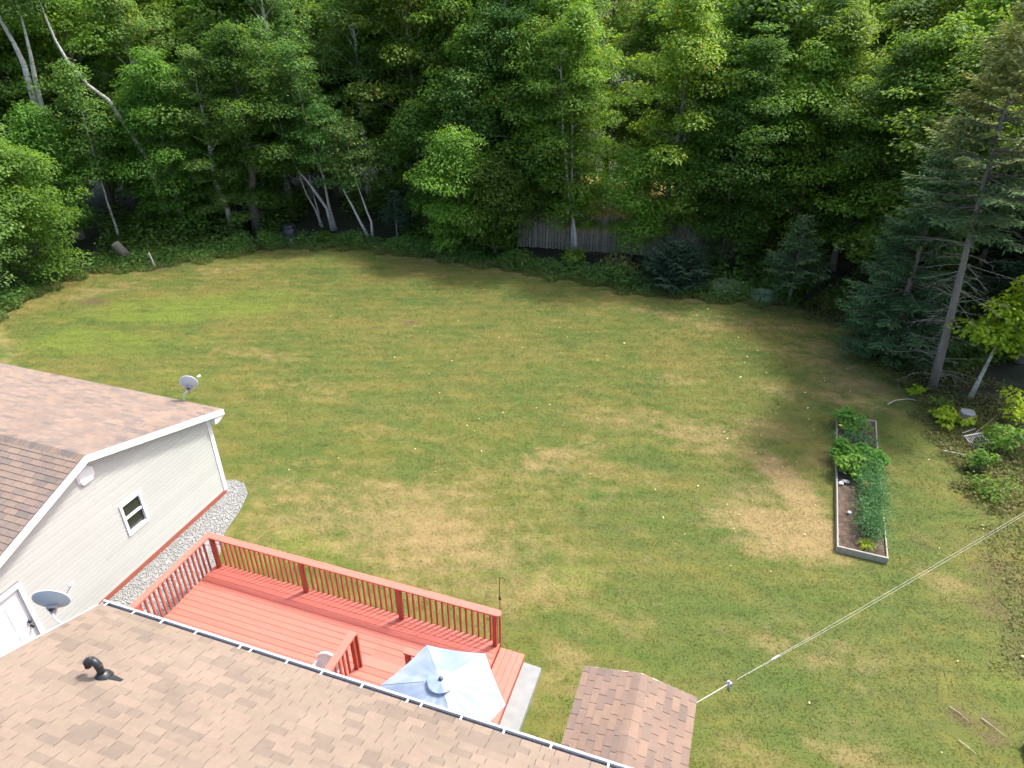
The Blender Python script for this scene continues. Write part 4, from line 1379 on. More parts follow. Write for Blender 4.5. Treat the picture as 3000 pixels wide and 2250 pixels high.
def trunk_path(rg, h, lean=(0, 0), wob=0.12, k=7):
    pts = []
    ox = oy = 0.0
    for i in range(k):
        t = i / (k - 1)
        if i:
            ox += rg.normal(0, wob)
            oy += rg.normal(0, wob)
        pts.append(Vector((ox + lean[0] * t, oy + lean[1] * t, h * t)))
    return pts


def lerp_path(pts, t):
    f = t * (len(pts) - 1)
    i = min(int(f), len(pts) - 2)
    return pts[i].lerp(pts[i + 1], f - i)


def broadleaf(seed, h, r, base=0.18, nl=24, n_per=120, lsize=0.15, lean=(0, 0), leafm='maple', barkm='bark', r0=None, per_limb=4, rc=(0.65, 1.15), topdense=1.0, extra=None, narrow=1.0):
    """tapered trunk with limbs, and a crown of many leaves in layered clumps; returns (trunk mesh, crown mesh)"""
    rg = np.random.default_rng(seed)
    path = extra if extra is not None else trunk_path(rg, h * 0.9, lean)
    r0 = r0 or (0.035 + 0.0115 * h)
    n = len(path)
    tb = MB().tube(path, [r0 * (1 - 0.85 * i / (n - 1)) * (1.35 if i == 0 else 1) for i in range(n)], 9)
    C, RC = [], []
    g = rg.uniform(0, 6)
    for k in range(nl):
        t = base + (1 - base) * (k + rg.random() * 0.8) / nl
        t = min(t, 0.985)
        s = lerp_path(path, t)
        cr = (t - base) / (1 - base)
        prof = (0.55 + 0.9 * cr) if cr < 0.4 else (1.0 - 0.9 * ((cr - 0.4) / 0.6) ** 1.4)
        ln_ = r * narrow * max(0.22, prof) * rg.uniform(0.75, 1.15)
        g += 2.39996 + rg.normal(0, 0.25)
        el = math.radians(5 + 55 * cr + rg.normal(0, 8))
        d = Vector((math.cos(g) * math.cos(el), math.sin(g) * math.cos(el), math.sin(el)))
        mid = s + d * ln_ * 0.55 + Vector((0, 0, 0.06 * ln_))
        end = s + d * ln_ + Vector((rg.normal(0, 0.15), rg.normal(0, 0.15), -0.12 * ln_ * (1 - cr)))
        rl = max(0.012, r0 * 0.36 * (1 - 0.7 * t))
        tb.tube([s, mid, end], [rl, rl * 0.6, rl * 0.2], 5, False)
        for q in range(per_limb):
            f = 0.38 + 0.66 * (q + rg.random() * 0.6) / per_limb
            cpt = (s.lerp(mid, f / 0.55) if f < 0.55 else mid.lerp(end, (f - 0.55) / 0.45))
            sd_ = rg.normal(0, 0.22 * ln_, 2)
            C.append((cpt.x + sd_[0], cpt.y + sd_[1], cpt.z + rg.normal(0, 0.18)))
            RC.append(rg.uniform(*rc) * (0.75 + 0.35 * prof) * (1.15 - 0.4 * abs(f - 0.75)))
    tp = path[-1]
    for k in range(4):
        C.append((tp.x + rg.normal(0, 0.3), tp.y + rg.normal(0, 0.3), tp.z + rg.uniform(-0.2, h * 0.07)))
        RC.append(rg.uniform(*rc) * 0.7)
    V, F = clump_leaves(rg, np.array(C), np.array(RC), n_per, lsize)
    return mesh_of('trunk', tb, M[barkm], True), fast_mesh('crown', V, F, M[leafm])


def split_crown(me, zc, matname):
    """hand the faces above a height to a second needle material"""
    me.materials.append(M[matname])
    n = len(me.polygons)
    ctr = np.zeros(n * 3, dtype=np.float32)
    me.polygons.foreach_get('center', ctr)
    rg_ = np.random.default_rng(1)
    up_ = ctr.reshape(-1, 3)[:, 2] + rg_.normal(0, 0.7, n) > zc
    me.polygons.foreach_set('material_index', up_.astype(np.int32))


def spruce(seed, h, r, base=0.06, step=0.30, leafm='spruce', nb=6, r0=None, dead=0.0, lean=(0, 0), dens=1.0, droop=0.22, sides=None, path=None, dome=False):
    """conifer: trunk, whorls of branches carrying flat sprays of needle twigs; dead bare twigs below"""
    rg = np.random.default_rng(seed)
    path = path or [Vector((lean[0] * t, lean[1] * t, h * t)) for t in (0, 0.25, 0.5, 0.75, 1)]
    r0 = r0 or (0.03 + 0.011 * h)
    n = len(path)
    tb = MB().tube(path, [r0 * (1 - 0.93 * i / (n - 1)) for i in range(n)], 9)
    dd = MB()
    br = MB()
    P, D, Nn, L, W = [], [], [], [], []
    z = max(base * h, 0.1)
    while z < h - 0.12:
        t = z / h
        s = lerp_path(path, t)
        cr = (z - base * h) / (h - base * h)
        rad = r * (1 - cr) ** 0.85 * (0.65 + 0.35 * min(1, cr * 6))
        if dome:
            rad = r * max(0.05, 1 - cr) ** 0.6 * (0.9 + 0.1 * min(1, cr * 5))
        for k in range(nb):
            g = rg.uniform(0, 2 * PI)
            if sides is not None and cr < sides[2] and abs((g - sides[0] + PI) % (2 * PI) - PI) > sides[1]:
                continue
            ln_ = max(0.15, rad * rg.uniform(0.72, 1.12))
            zz = z + rg.uniform(-step / 2, step / 2)
            sl_ = 0.45 * cr - droop * (1 - cr) + rg.normal(0, 0.06)
            hd = np.array([math.cos(g), math.sin(g)])
            sd_ = np.array([-hd[1], hd[0]])
            m = max(3, int(ln_ / 0.085 * dens))
            for q in range(m):
                f = 0.16 + 0.84 * (q + rg.random() * 0.5) / m
                zc = zz + sl_ * ln_ * f + 0.16 * ln_ * f * f
                bp = np.array([s.x + hd[0] * ln_ * f, s.y + hd[1] * ln_ * f, zc])
                tl = min(0.52, 0.10 + 0.60 * ln_ * (1 - f) ** 0.8) * rg.uniform(0.7, 1.15)
                for sg_ in (-1, 1):
                    dv = np.array([*(hd * 0.75 + sd_ * sg_ * 0.8), rg.normal(-0.12, 0.12)])
                    dv /= np.linalg.norm(dv)
                    nseg = max(1, int(tl / 0.13))
                    for e in range(nseg):
                        P.append(bp + dv * tl * e / nseg + rg.normal(0, 0.012, 3))
                        D.append(dv + rg.normal(0, 0.16, 3))
                        Nn.append(np.array([0, 0, 1.0]) + rg.normal(0, 0.35, 3))
                        L.append(0.19 * rg.uniform(0.8, 1.2))
                        W.append(0.062 * rg.uniform(0.8, 1.25))
            # branch tip
            P.append(np.array([s.x + hd[0] * ln_, s.y + hd[1] * ln_, zz + sl_ * ln_ + 0.16 * ln_]))
            D.append(np.array([hd[0], hd[1], 0.25]))
            Nn.append(np.array([0, 0, 1.0]))
            L.append(0.2)
            W.append(0.07)
            rb = max(0.006, 0.011 * ln_)
            br.tube([(s.x, s.y, zz), (s.x + hd[0] * ln_ * 0.5, s.y + hd[1] * ln_ * 0.5, zz + sl_ * ln_ * 0.5 + 0.04 * ln_), (s.x + hd[0] * ln_ * 0.95, s.y + hd[1] * ln_ * 0.95, zz + sl_ * ln_ * 0.95 + 0.145 * ln_)],
                    [rb, rb * 0.7, rb * 0.25], 4, False)
        z += step * (1.0 - 0.35 * cr)
    if dead:
        z = 0.55
        while z < dead:
            s = lerp_path(path, z / h)
            for k in range(3):
                g = rg.uniform(0, 2 * PI)
                ln_ = rg.uniform(0.5, 1.9)
                e0 = Vector((s.x, s.y, z + rg.uniform(-0.12, 0.12)))
                e1 = e0 + Vector((math.cos(g) * ln_ * 0.5, math.sin(g) * ln_ * 0.5, rg.normal(0.02, 0.05)))
                e2 = e0 + Vector((math.cos(g + 0.1) * ln_, math.sin(g + 0.1) * ln_, rg.normal(-0.10, 0.10)))
                dd.tube([e0, e1, e2], [0.012, 0.008, 0.003], 5, False)
                for w_ in range(5):
                    f = rg.uniform(0.4, 0.95)
                    q0 = e0.lerp(e1, f / 0.5) if f < 0.5 else e1.lerp(e2, (f - 0.5) / 0.5)
                    ga_ = g + rg.choice([-1, 1]) * rg.uniform(0.5, 1.0)
                    l_ = rg.uniform(0.15, 0.4)
                    dd.tube([q0, q0 + Vector((math.cos(ga_) * l_, math.sin(ga_) * l_, rg.normal(-0.08, 0.06)))], [0.005, 0.002], 4, False)
            z += 0.22
    V, F = leaf_quads(np.array(P), np.array(D), np.array(Nn), np.array(L), np.array(W), 0.05)
    return mesh_of('trunk', tb, M['barkspruce'], True), fast_mesh('crown', V, F, M[leafm]), mesh_of('branches', br, M['bark']), (mesh_of('dead_branches', dd, M['twig']) if dead else None)


def plant_tree(name, meshes, loc, label, group=None, rotz=0.0, sc=1.0, cat='tree', names=('trunk', 'crown', 'branches', 'dead_branches')):
    t = thing(name, loc, label, cat, group, rotz)
    t.scale = (sc, sc, sc) if not hasattr(sc, '__len__') else sc
    for nm, me in zip(names, meshes):
        if me is not None:
            link(nm, me, t)
    return t


# ------------------------------------------------------------------ the wood: back rows
protos = []
for sd_, h, r, lm, bm, ls_, np_, rc_ in ((11, 13.5, 3.9, 'maple', 'bark', 0.175, 150, (0.8, 1.5)), (12, 14.5, 3.4, 'maple_y', 'bark', 0.15, 150, (0.6, 1.15)), (13, 12.5, 4.1, 'maple', 'bark', 0.19, 140, (0.9, 1.6)), (14, 14.0, 2.8, 'birchleaf', 'birch', 0.115, 190, (0.5, 0.95)), (15, 13.0, 3.6, 'maple', 'bark', 0.16, 150, (0.6, 1.4)), (16, 15.0, 3.2, 'maple', 'bark', 0.145, 160, (0.5, 1.2))):
    protos.append((broadleaf(sd_, h, r, base=0.13, nl=32, n_per=np_, lsize=ls_, leafm=lm, barkm=bm, per_limb=4, rc=rc_), h))
GRP = 'trees deep in the wood'
BL = {'maple': 'full green leafy tree deep in the wood behind the front row', 'maple_y': 'yellow green leafy tree deep in the wood behind the front row', 'birchleaf': 'pale barked birch tree deep in the wood behind the front row'}
PLM = ['maple', 'maple_y', 'maple', 'birchleaf', 'maple', 'maple']
rt = random.Random(21)
pos = []
yy = 12.0
cand = []
gx_ = -66.0
while gx_ < 22:
    gy_ = 10.0
    while gy_ < 62:
        cand.append((gx_ + rt.uniform(-1.25, 1.25), gy_ + rt.uniform(-1.25, 1.25)))
        gy_ += 3.25
    gx_ += 3.25
ca = np.array(cand)
ins = inside(ca, EDGE)
dist = edge_dist(ca, EP[:24])
nback = 0
for (cx, cy), i_, d_ in zip(cand, ins, dist):
    if i_ or d_ < 3.0 or d_ > 20:
        continue
    if cy < 14.5 or cx > 0.40 * cy + 2.5 or cx < -1.55 * cy - 3:
        continue
    if cx > 4.0 and cy < 30:
        continue
    if -27.0 < cx < -17.5 and d_ < 6.5:
        continue
    if -39.5 < cx < -29.0 and 20.5 < cy < 31.6:
        continue
    if -8.5 < cx < -2.2 and 36 < cy < 44.5:
        continue
    if -20 < cx < -6 or cx > 3:
        k = rt.choice([1, 1, 3, 0, 4, 1])
    else:
        k = rt.choice([0, 2, 4, 5, 3, 1])
    lm = PLM[k]
    s = rt.uniform(0.85, 1.10) * (0.88 if d_ < 6 else 1.06)
    nm = 'birch_tree' if lm == 'birchleaf' else 'broadleaf_tree'
    plant_tree(nm, protos[k][0], (cx, cy, -0.05), BL[lm], GRP, rt.uniform(0, 6.28), (s * rt.uniform(0.88, 1.2), s * rt.uniform(0.88, 1.2), s * rt.uniform(0.92, 1.12)))
    nback += 1
print('back trees', nback)

# ------------------------------------------------------------------ the wood: front row, one by one
def bl(seed, h, r, **kw):
    return broadleaf(seed, h, r, **kw)


plant_tree('maple_tree', bl(31, 9.0, 3.0, base=0.13, nl=28, n_per=210, lsize=0.12, leafm='maple_l'), (-32.2, 19.4, 0), 'big pale lit maple at the frame edge above the garage roof', 'front row of the wood')
plant_tree('maple_tree', bl(32, 6.8, 2.4, base=0.12, nl=24, n_per=200, lsize=0.12, leafm='maple'), (-32.2, 22.7, 0), 'low spreading maple between the pale edge maple and the leaning log', 'front row of the wood')
plant_tree('maple_tree', bl(33, 10.0, 2.8, base=0.12, nl=28, n_per=200, lsize=0.125, leafm='maple'), (-30.0, 30.1, 0), 'dark green maple with leaves to the ground behind the white stake', 'front row of the wood')
plant_tree('maple_tree', bl(34, 11.5, 3.0, base=0.16, nl=28, n_per=200, lsize=0.125, leafm='maple', r0=0.30), (-26.9, 32.6, 0), 'thick trunked dark maple standing next to the black compost bin', 'front row of the wood')
plant_tree('maple_tree', bl(35, 6.4, 2.2, base=0.14, nl=24, n_per=210, lsize=0.12, leafm='maple_y'), (-14.4, 32.7, 0), 'bright mid green young maple with a few red leaves left of the fence', 'front row of the wood')
plant_tree('maple_tree', bl(36, 5.0, 1.9, base=0.14, nl=20, n_per=180, lsize=0.12, leafm='maple'), (-12.4, 33.3, 0), 'short maple sapling right beside the near end of the board fence', 'front row of the wood')
plant_tree('maple_tree', bl(37, 11.5, 2.7, base=0.2, nl=28, n_per=200, lsize=0.125, leafm='maple_y'), (-11.2, 36.6, 0), 'tall yellow green maple rising behind the near end of the fence', 'front row of the wood')
plant_tree('maple_tree', bl(38, 5.6, 2.1, base=0.28, nl=20, n_per=180, lsize=0.12, leafm='maple_y'), (-5.4, 34.2, 0), 'small maple hanging its leaves over the far half of the fence', 'front row of the wood')
plant_tree('maple_tree', bl(39, 8.4, 2.7, base=0.2, nl=26, n_per=200, lsize=0.125, leafm='maple'), (-0.9, 34.9, 0), 'leafy maple right behind the dark spreading spruce bush', 'front row of the wood')
plant_tree('maple_tree', bl(40, 10.5, 2.9, base=0.2, nl=28, n_per=200, lsize=0.125, leafm='maple_y'), (2.6, 36.4, 0), 'tall maple straight behind the little spruce with the bare stem', 'front row of the wood')
plant_tree('maple_tree', bl(41, 11.0, 2.7, base=0.16, nl=28, n_per=200, lsize=0.125, leafm='maple'), (5.6, 34.2, 0), 'deep green maple behind the blue spruces', 'front row of the wood')
plant_tree('maple_tree', bl(42, 7.4, 2.2, base=0.16, nl=24, n_per=180, lsize=0.12, leafm='maple'), (-17.6, 35.6, 0), 'dark maple filling the gap behind the tiny grey spruce', 'front row of the wood')
plant_tree('maple_tree', bl(43, 4.9, 1.25, base=0.5, nl=15, n_per=60, lsize=0.15, rc=(0.35, 0.7), leafm='lime', barkm='birch', r0=0.075, extra=[Vector(q) for q in ((0, 0, 0), (0.08, 0, 0.96), (0.18, 0, 2.14), (0.55, 0.1, 2.8), (1.0, 0.2, 4.3))]), (8.27, 24.51, 0),
           'small bright yellow green maple leaning at the frame edge', 'front row of the wood')
plant_tree('maple_tree', bl(44, 7.6, 2.4, base=0.15, nl=24, n_per=180, lsize=0.125, leafm='maple'), (-34.8, 26.6, 0), 'leafy maple behind the slim white birch and the leaning log', 'front row of the wood')

# birches with crooked pale stems
def birch(seed, stems, h, r, loc, label, n_per=70, base=0.45, r0=0.09, lsize=0.12, leafm='birchleaf'):
    t = thing('birch_tree', loc, label, 'tree', 'front row of the wood')
    for i, st in enumerate(stems):
        pth = [Vector(q) - Vector((loc[0], loc[1], 0)) for q in st]
        top = pth[-1]
        d = (pth[-1] - pth[-2]).normalized()
        hh = h - i * 0.8
        k = max(0.5, (hh - top.z))
        pth += [top + Vector((d.x * 0.3 * k, d.y * 0.3 * k, k * 0.5)), top + Vector((d.x * 0.45 * k, d.y * 0.45 * k, k))]
        tm, cm = broadleaf(seed + i, hh, r * (1 - 0.12 * i), base=base, nl=16, n_per=n_per, lsize=lsize, leafm=leafm, barkm='birch', r0=r0 * (1 - 0.15 * i), extra=pth, per_limb=4, rc=(0.4, 0.8))
        link('trunk', tm, t)
        link('crown', cm, t)
    return t


birch(51, [[(-22.92, 34.13, 0), (-23.11, 34.1, 1.3), (-24.08, 34.1, 2.69), (-24.75, 34.1, 3.41), (-25.2, 34.1, 4.9)],
           [(-22.80, 34.25, 0), (-23.05, 34.25, 1.5), (-23.14, 34.25, 3.04), (-23.5, 34.2, 4.6)],
           [(-23.86, 34.5, 0), (-24.17, 34.5, 1.0), (-24.63, 34.5, 1.9)],
           [(-24.15, 34.7, 0), (-24.13, 34.7, 0.83), (-24.32, 34.7, 2.02)]], 10.5, 2.2, (-23.1, 34.2, 0), 'clump of crooked white birch stems fanning left of the twin birch', base=0.60, r0=0.105)
birch(56, [[(-20.0, 33.26, 0), (-20.48, 33.26, 0.99), (-20.9, 33.26, 1.92), (-21.24, 33.26, 2.55)], [(-19.84, 33.32, 0), (-19.80, 33.32, 1.04), (-20.01, 33.32, 1.6), (-20.45, 33.32, 3.16)]],
      6.8, 1.9, (-19.9, 33.3, 0), 'twin stemmed white birch crossing low beside the tiny grey spruce', base=0.60, r0=0.085)
birch(59, [[(-8.21, 34.1, 0), (-8.3, 34.1, 1.14), (-8.44, 34.1, 2.03), (-8.75, 34.1, 3.41)], [(-8.42, 34.3, 0), (-8.52, 34.3, 1.75), (-8.62, 34.3, 3.33)]],
      9.8, 2.1, (-8.3, 34.2, 0), 'white birch standing right against the grey board fence', base=0.42, r0=0.11, leafm='maple_y')
birch(62, [[(-3.5, 37.0, 0), (-3.76, 37.0, 4.01), (-3.71, 37.0, 5.04), (-3.45, 37.0, 7.32)], [(-3.4, 37.1, 0), (-3.46, 37.1, 4.55), (-3.42, 37.1, 6.04), (-3.3, 37.1, 7.0)]],
      10.8, 2.0, (-3.45, 37.05, 0), 'pale forked birch stems high above the far end of the fence', base=0.66, r0=0.12, leafm='maple_y')
birch(65, [[(-32.7, 28.09, 0), (-32.7, 28.09, 1.31), (-32.79, 28.09, 2.34), (-32.74, 28.09, 3.88)]], 8.8, 1.5, (-32.7, 28.09, 0), 'single slim white birch stem behind the leaning log', base=0.6, r0=0.075)
birch(67, [[(-14.6, 34.9, 0), (-14.7, 34.9, 1.4), (-14.65, 34.9, 3.0)]], 8.2, 1.7, (-14.6, 34.9, 0), 'thin straight birch behind the bright young maple', base=0.5, r0=0.07)
birch(69, [[(-35.9, 28.2, 0), (-35.7, 28.1, 5.0), (-35.6, 28.0, 8.0), (-35.5, 28.0, 9.07), (-35.7, 28.0, 10.0), (-36.1, 28.0, 11.1)], [(-35.8, 28.3, 0), (-35.6, 28.2, 6.0), (-35.3, 28.2, 8.5), (-35.1, 28.2, 9.5)]],
      12.8, 1.5, (-35.9, 28.2, 0), 'tall old birch with thick bare white limbs in the upper corner', base=0.86, r0=0.20, n_per=28)
birch(72, [[(-31.3, 30.6, 0), (-31.5, 30.2, 4.5), (-32.2, 29.4, 7.4), (-32.8, 29.0, 8.1), (-33.7, 29.0, 9.2), (-34.1, 29.0, 10.1), (-34.3, 29.0, 11.2)]], 12.8, 1.2, (-31.3, 30.6, 0), 'leaning birch with a long bare curving pale limb near the upper corner', base=0.9, r0=0.13, n_per=28)

# spruces
plant_tree('spruce_tree', spruce(81, 2.9, 1.05, base=0.34, step=0.2, nb=7, leafm='spruce_d', r0=0.06), (-18.44, 33.65, 0), 'tiny grey green spruce on a bare stem by the twin birch', 'spruces at the lawn edge')
plant_tree('spruce_bush', spruce(82, 2.3, 1.85, base=0.03, step=0.21, nb=16, leafm='spruce_d', r0=0.06, droop=0.02, dens=1.0, dome=True), (-2.85, 31.75, 0), 'low spreading dark spruce bush at the lawn edge', 'spruces at the lawn edge', cat='shrub')
plant_tree('spruce_tree', spruce(83, 4.1, 1.7, base=0.26, step=0.24, nb=7, leafm='spruce', r0=0.075), (2.36, 31.25, 0), 'little spruce with a bare lower stem at the lawn edge', 'spruces at the lawn edge')
big_spruce = spruce(84, 12.8, 2.8, base=0.47, step=0.30, nb=7, leafm='spruce', r0=0.165, dead=6.2, path=[Vector(q) for q in ((0, 0, 0), (-0.12, 0, 2.0), (-0.30, 0, 4.2), (-0.46, 0, 6.2), (-0.6, 0, 9.0), (-0.65, 0, 12.5))])
split_crown(big_spruce[1], 8.2, 'spruce_olive_lit')  # olive upper crown, with sunlight on it painted into the needle colour
plant_tree('spruce_tree', big_spruce, (7.16, 24.87, 0),
           'tall olive crowned spruce with a bare grey trunk and dead lower twigs', 'spruces at the lawn edge')
plant_tree('spruce_tree', spruce(85, 8.8, 2.6, base=0.03, step=0.28, nb=8, leafm='spruce', r0=0.14, droop=0.32), (6.0, 27.2, 0), 'blue spruce feathered to the ground just behind the bare trunked spruce', 'spruces at the lawn edge')
plant_tree('spruce_tree', spruce(86, 13.0, 2.8, base=0.1, step=0.34, nb=6, leafm='spruce_d', r0=0.2, droop=0.3), (10.6, 28.2, 0), 'dark spruce at the frame edge just behind the bare trunk', 'spruces at the lawn edge')
plant_tree('spruce_tree', spruce(87, 13.0, 3.0, base=0.08, step=0.34, nb=6, leafm='spruce_d', r0=0.2), (11.6, 33.5, 0), 'dark spruce in the upper corner behind the olive crowned one', 'spruces at the lawn edge')
plant_tree('spruce_tree', spruce(88, 9.0, 2.5, base=0.05, step=0.32, nb=6, leafm='spruce_d', r0=0.14), (9.0, 30.6, 0), 'dark spruce in deep shade between the blue spruce and the bare trunk', 'spruces at the lawn edge')

# ------------------------------------------------------------------ undergrowth along the wood
def strip_leaves(rg, line, n, width, hmax, lsize, inset=0.0):
    seg = np.array(line)
    d = np.linalg.norm(np.diff(seg, axis=0), axis=1)
    cum = np.concatenate([[0], np.cumsum(d)])
    u = rg.uniform(0, cum[-1], n)
    i = np.clip(np.searchsorted(cum, u) - 1, 0, len(d) - 1)
    f = (u - cum[i]) / d[i]
    p_ = seg[i] + (seg[i + 1] - seg[i]) * f[:, None]
    tdir = (seg[i + 1] - seg[i]) / d[i][:, None]
    nrm = np.stack([-tdir[:, 1], tdir[:, 0]], 1)      # away from the lawn when the line runs clockwise
    w = rg.random(n) ** 1.1 * width - inset + 0.28 * np.sin(u * 2.3 + 2 * np.sin(u * 0.9)) + 0.15 * np.sin(u * 5.1)
    clm = 0.5 + 0.5 * np.sin(u * 1.7 + 1.3 * np.sin(u * 0.61)) * np.cos(u * 0.43)
    hh = hmax * (0.25 + 0.75 * clm) * np.clip((w + inset) / (0.45 * width) + 0.15, 0.15, 1)
    zz = rg.random(n) ** 0.8 * hh
    p3 = np.stack([p_[:, 0] + nrm[:, 0] * w, p_[:, 1] + nrm[:, 1] * w, zz], 1) + rg.normal(0, 0.05, (n, 3)) * [1, 1, 0.3]
    Nn = np.array([0, 0, 1.0]) + rg.normal(size=(n, 3)) * 0.5
    D = rg.normal(size=(n, 3)) * [1, 1, 0.4]
    L = lsize * rg.uniform(0.6, 1.4, n)
    return leaf_quads(p3, D, Nn, L, L * rg.uniform(0.35, 0.7, n))


rg = np.random.default_rng(5)
line = [(-29.6, 16.5)] + EDGE[0:15]
V, F = strip_leaves(rg, line, 34000, 1.8, 0.8, 0.125, 0.30)
tag(link('undergrowth', fast_mesh('undergrowth', V, F, M['shrub'])), 'dark leafy undergrowth along the foot of the wood', 'undergrowth', kind='stuff')
V, F = strip_leaves(rg, line, 60000, 7.5, 2.3, 0.20, -1.6)
V3, _ = strip_leaves(rg, [(1.5, 31.3), (2.7, 31.0), (4.8, 29.2), (5.8, 26.6), (7.0, 25.2)], 24000, 6.0, 1.7, 0.16, -0.9)
V = np.concatenate([V, V3])
vq = V.reshape(-1, 4, 3)[:, 0]
kp = ~(((vq[:, 0] > -11.9) & (vq[:, 0] < -2.0) & (vq[:, 1] < 46)) | ((vq[:, 0] > -25.5) & (vq[:, 0] < -18.8) & (vq[:, 1] < 36.5)))
V = V.reshape(-1, 4, 3)[kp].reshape(-1, 3)
F = np.arange(len(V)).reshape(-1, 4)
tag(link('brush', fast_mesh('brush', V, F, M['shrub'])), 'shaded brush filling the wood between the trunks', 'undergrowth', kind='stuff')
nb_ = 16000
Vb, _ = strip_leaves(rg, line, nb_, 0.9, 0.10, 0.1, 0.38)
bpos = Vb.reshape(-1, 4, 3)[:, 0] * [1, 1, 0]
V, F = leaf_quads(bpos, rg.normal(size=(nb_, 3)) * [0.45, 0.45, 0.1] + [0, 0, 1], rg.normal(size=(nb_, 3)) * [1, 1, 0.2], rg.uniform(0.10, 0.38, nb_), rg.uniform(0.012, 0.026, nb_))
tag(link('tall_grass', fast_mesh('tall_grass', V, F, M['weed'])), 'unmown tall grass fringing the lawn below the wood', 'grass', kind='stuff')
line2 = [(2.7, 31.0), (4.8, 29.2), (5.8, 26.6), (6.7, 24.4), (7.1, 22.1), (7.3, 19.6), (7.9, 18.0)]
V, F = strip_leaves(rg, line2, 26000, 3.4, 0.34, 0.08, 0.45)
V4, _ = strip_leaves(rg, [(7.7, 18.0), (7.2, 16.0), (7.0, 14.0), (7.0, 12.2)], 5000, 2.2, 0.14, 0.06, 0.3)
V = np.concatenate([V, V4])
F = np.arange(len(V)).reshape(-1, 4)
tag(link('weeds', fast_mesh('weeds', V, F, M['weed'])), 'rough weeds and dead stalks beyond the raised bed', 'weeds', kind='stuff')


def bush(seed, loc, r, h, n, lsize, mat, name, label, cat='shrub', group=None, flat=0.7, nc=9):
    rg_ = np.random.default_rng(seed)
    C = np.stack([rg_.normal(0, r * 0.42, nc), rg_.normal(0, r * 0.42, nc), rg_.uniform(0.35, 0.85, nc) * h], 1)
    V_, F_ = clump_leaves(rg_, C, rg_.uniform(0.35, 0.55, nc) * r, n // nc, lsize, flat)
    V_[:, 2] = np.maximum(V_[:, 2], 0.01)
    t = thing(name, loc, label, cat, group)
    sm_ = MB()
    for c_ in C:
        sm_.tube([(c_[0] * 0.2, c_[1] * 0.2, 0), (c_[0] * 0.7, c_[1] * 0.7, c_[2] * 0.6), tuple(c_)], [0.012, 0.009, 0.004], 5, False)
    link('stem', mesh_of('stem', sm_, M['twig']), t)
    link('foliage', fast_mesh('foliage', V_, F_, M[mat]), t)
    return t


bush(91, (-8.0, 32.7, 0), 0.8, 0.8, 500, 0.13, 'maple_y', 'shrub', 'light green shrub at the foot of the fence birch')
bush(92, (-5.2, 32.3, 0), 1.0, 0.9, 600, 0.13, 'weed', 'shrub', 'yellowish shrub beside the dark spreading spruce bush')
bush(93, (-22.2, 32.2, 0), 0.5, 0.5, 240, 0.16, 'maple_b', 'shrub', 'broad leaved light green plant next to the black compost bin')
bush(94, (-10.6, 32.4, 0), 0.8, 0.7, 600, 0.13, 'shrub', 'shrub', 'dark rounded shrub under the near end of the fence')
bush(95, (9.3, 23.2, 0), 0.9, 1.1, 700, 0.12, 'lime', 'shrub', 'yellow green shrub at the foot of the leaning bright maple')
bush(96, (8.7, 21.2, 0), 0.9, 0.9, 700, 0.12, 'maple_b', 'shrub', 'bright green shrub at the frame edge above the metal rake')
bush(97, (7.8, 18.9, 0), 0.7, 0.45, 420, 0.09, 'maple_y', 'shrub', 'low straggly shrub below the bleached stick near the frame edge')
bush(98, (7.6, 20.0, 0), 0.42, 0.75, 420, 0.09, 'maple_y', 'shrub', 'feathery green plant right beside the bleached stick')
bush(99, (6.55, 24.15, 0), 0.28, 0.35, 90, 0.13, 'lime', 'shrub', 'tiny lime green seedling in front of the bare spruce trunk')
bush(100, (7.18, 23.35, 0), 0.4, 0.4, 150, 0.11, 'maple_b', 'shrub', 'small green seedling between the spruce trunk and the stump')


def blades(seed, loc, r, h, n, mat, name, label, w=0.03, cat='grass clump'):
    rg_ = np.random.default_rng(seed)
    a = rg_.uniform(0, 2 * PI, n)
    b0 = np.stack([np.cos(a) * r * 0.2 * rg_.random(n), np.sin(a) * r * 0.2 * rg_.random(n), np.zeros(n)], 1)
    hh = h * rg_.uniform(0.6, 1.1, n)
    o1 = b0 + np.stack([np.cos(a) * r * 0.45, np.sin(a) * r * 0.45, hh * 0.9], 1)
    o2 = b0 + np.stack([np.cos(a) * r * rg_.uniform(0.8, 1.2, n), np.sin(a) * r * rg_.uniform(0.8, 1.2, n), hh * rg_.uniform(0.2, 0.7, n)], 1)
    s = np.stack([-np.sin(a), np.cos(a), np.zeros(n)], 1) * w / 2
    V_ = np.stack([b0 - s * 0.6, b0 + s * 0.6, o1 + s, o1 - s, o2 + s * 0.15, o2 - s * 0.15], 1).reshape(-1, 3)
    k = np.arange(n)[:, None] * 6
    F_ = np.concatenate([k + [0, 1, 2, 3], k + [3, 2, 4, 5]], 0)
    me = fast_mesh('blade_clump', V_, F_, M[mat])
    o = link(name, me, None, loc)
    return tag(o, label, cat)


blades(101, (-0.45, 31.8, 0), 0.85, 0.55, 260, 'pale', 'ornamental_grass', 'large pale arching grass clump beside the dark spreading spruce bush', 0.045)
blades(102, (1.25, 31.35, 0), 0.62, 0.45, 200, 'pale', 'ornamental_grass', 'smaller pale grass clump by the little bare stemmed spruce', 0.04)
blades(103, (4.15, 15.28, 0.12), 0.22, 0.22, 70, 'lime', 'grass_tuft', 'light green grass tuft at the near end of the raised bed', 0.014)

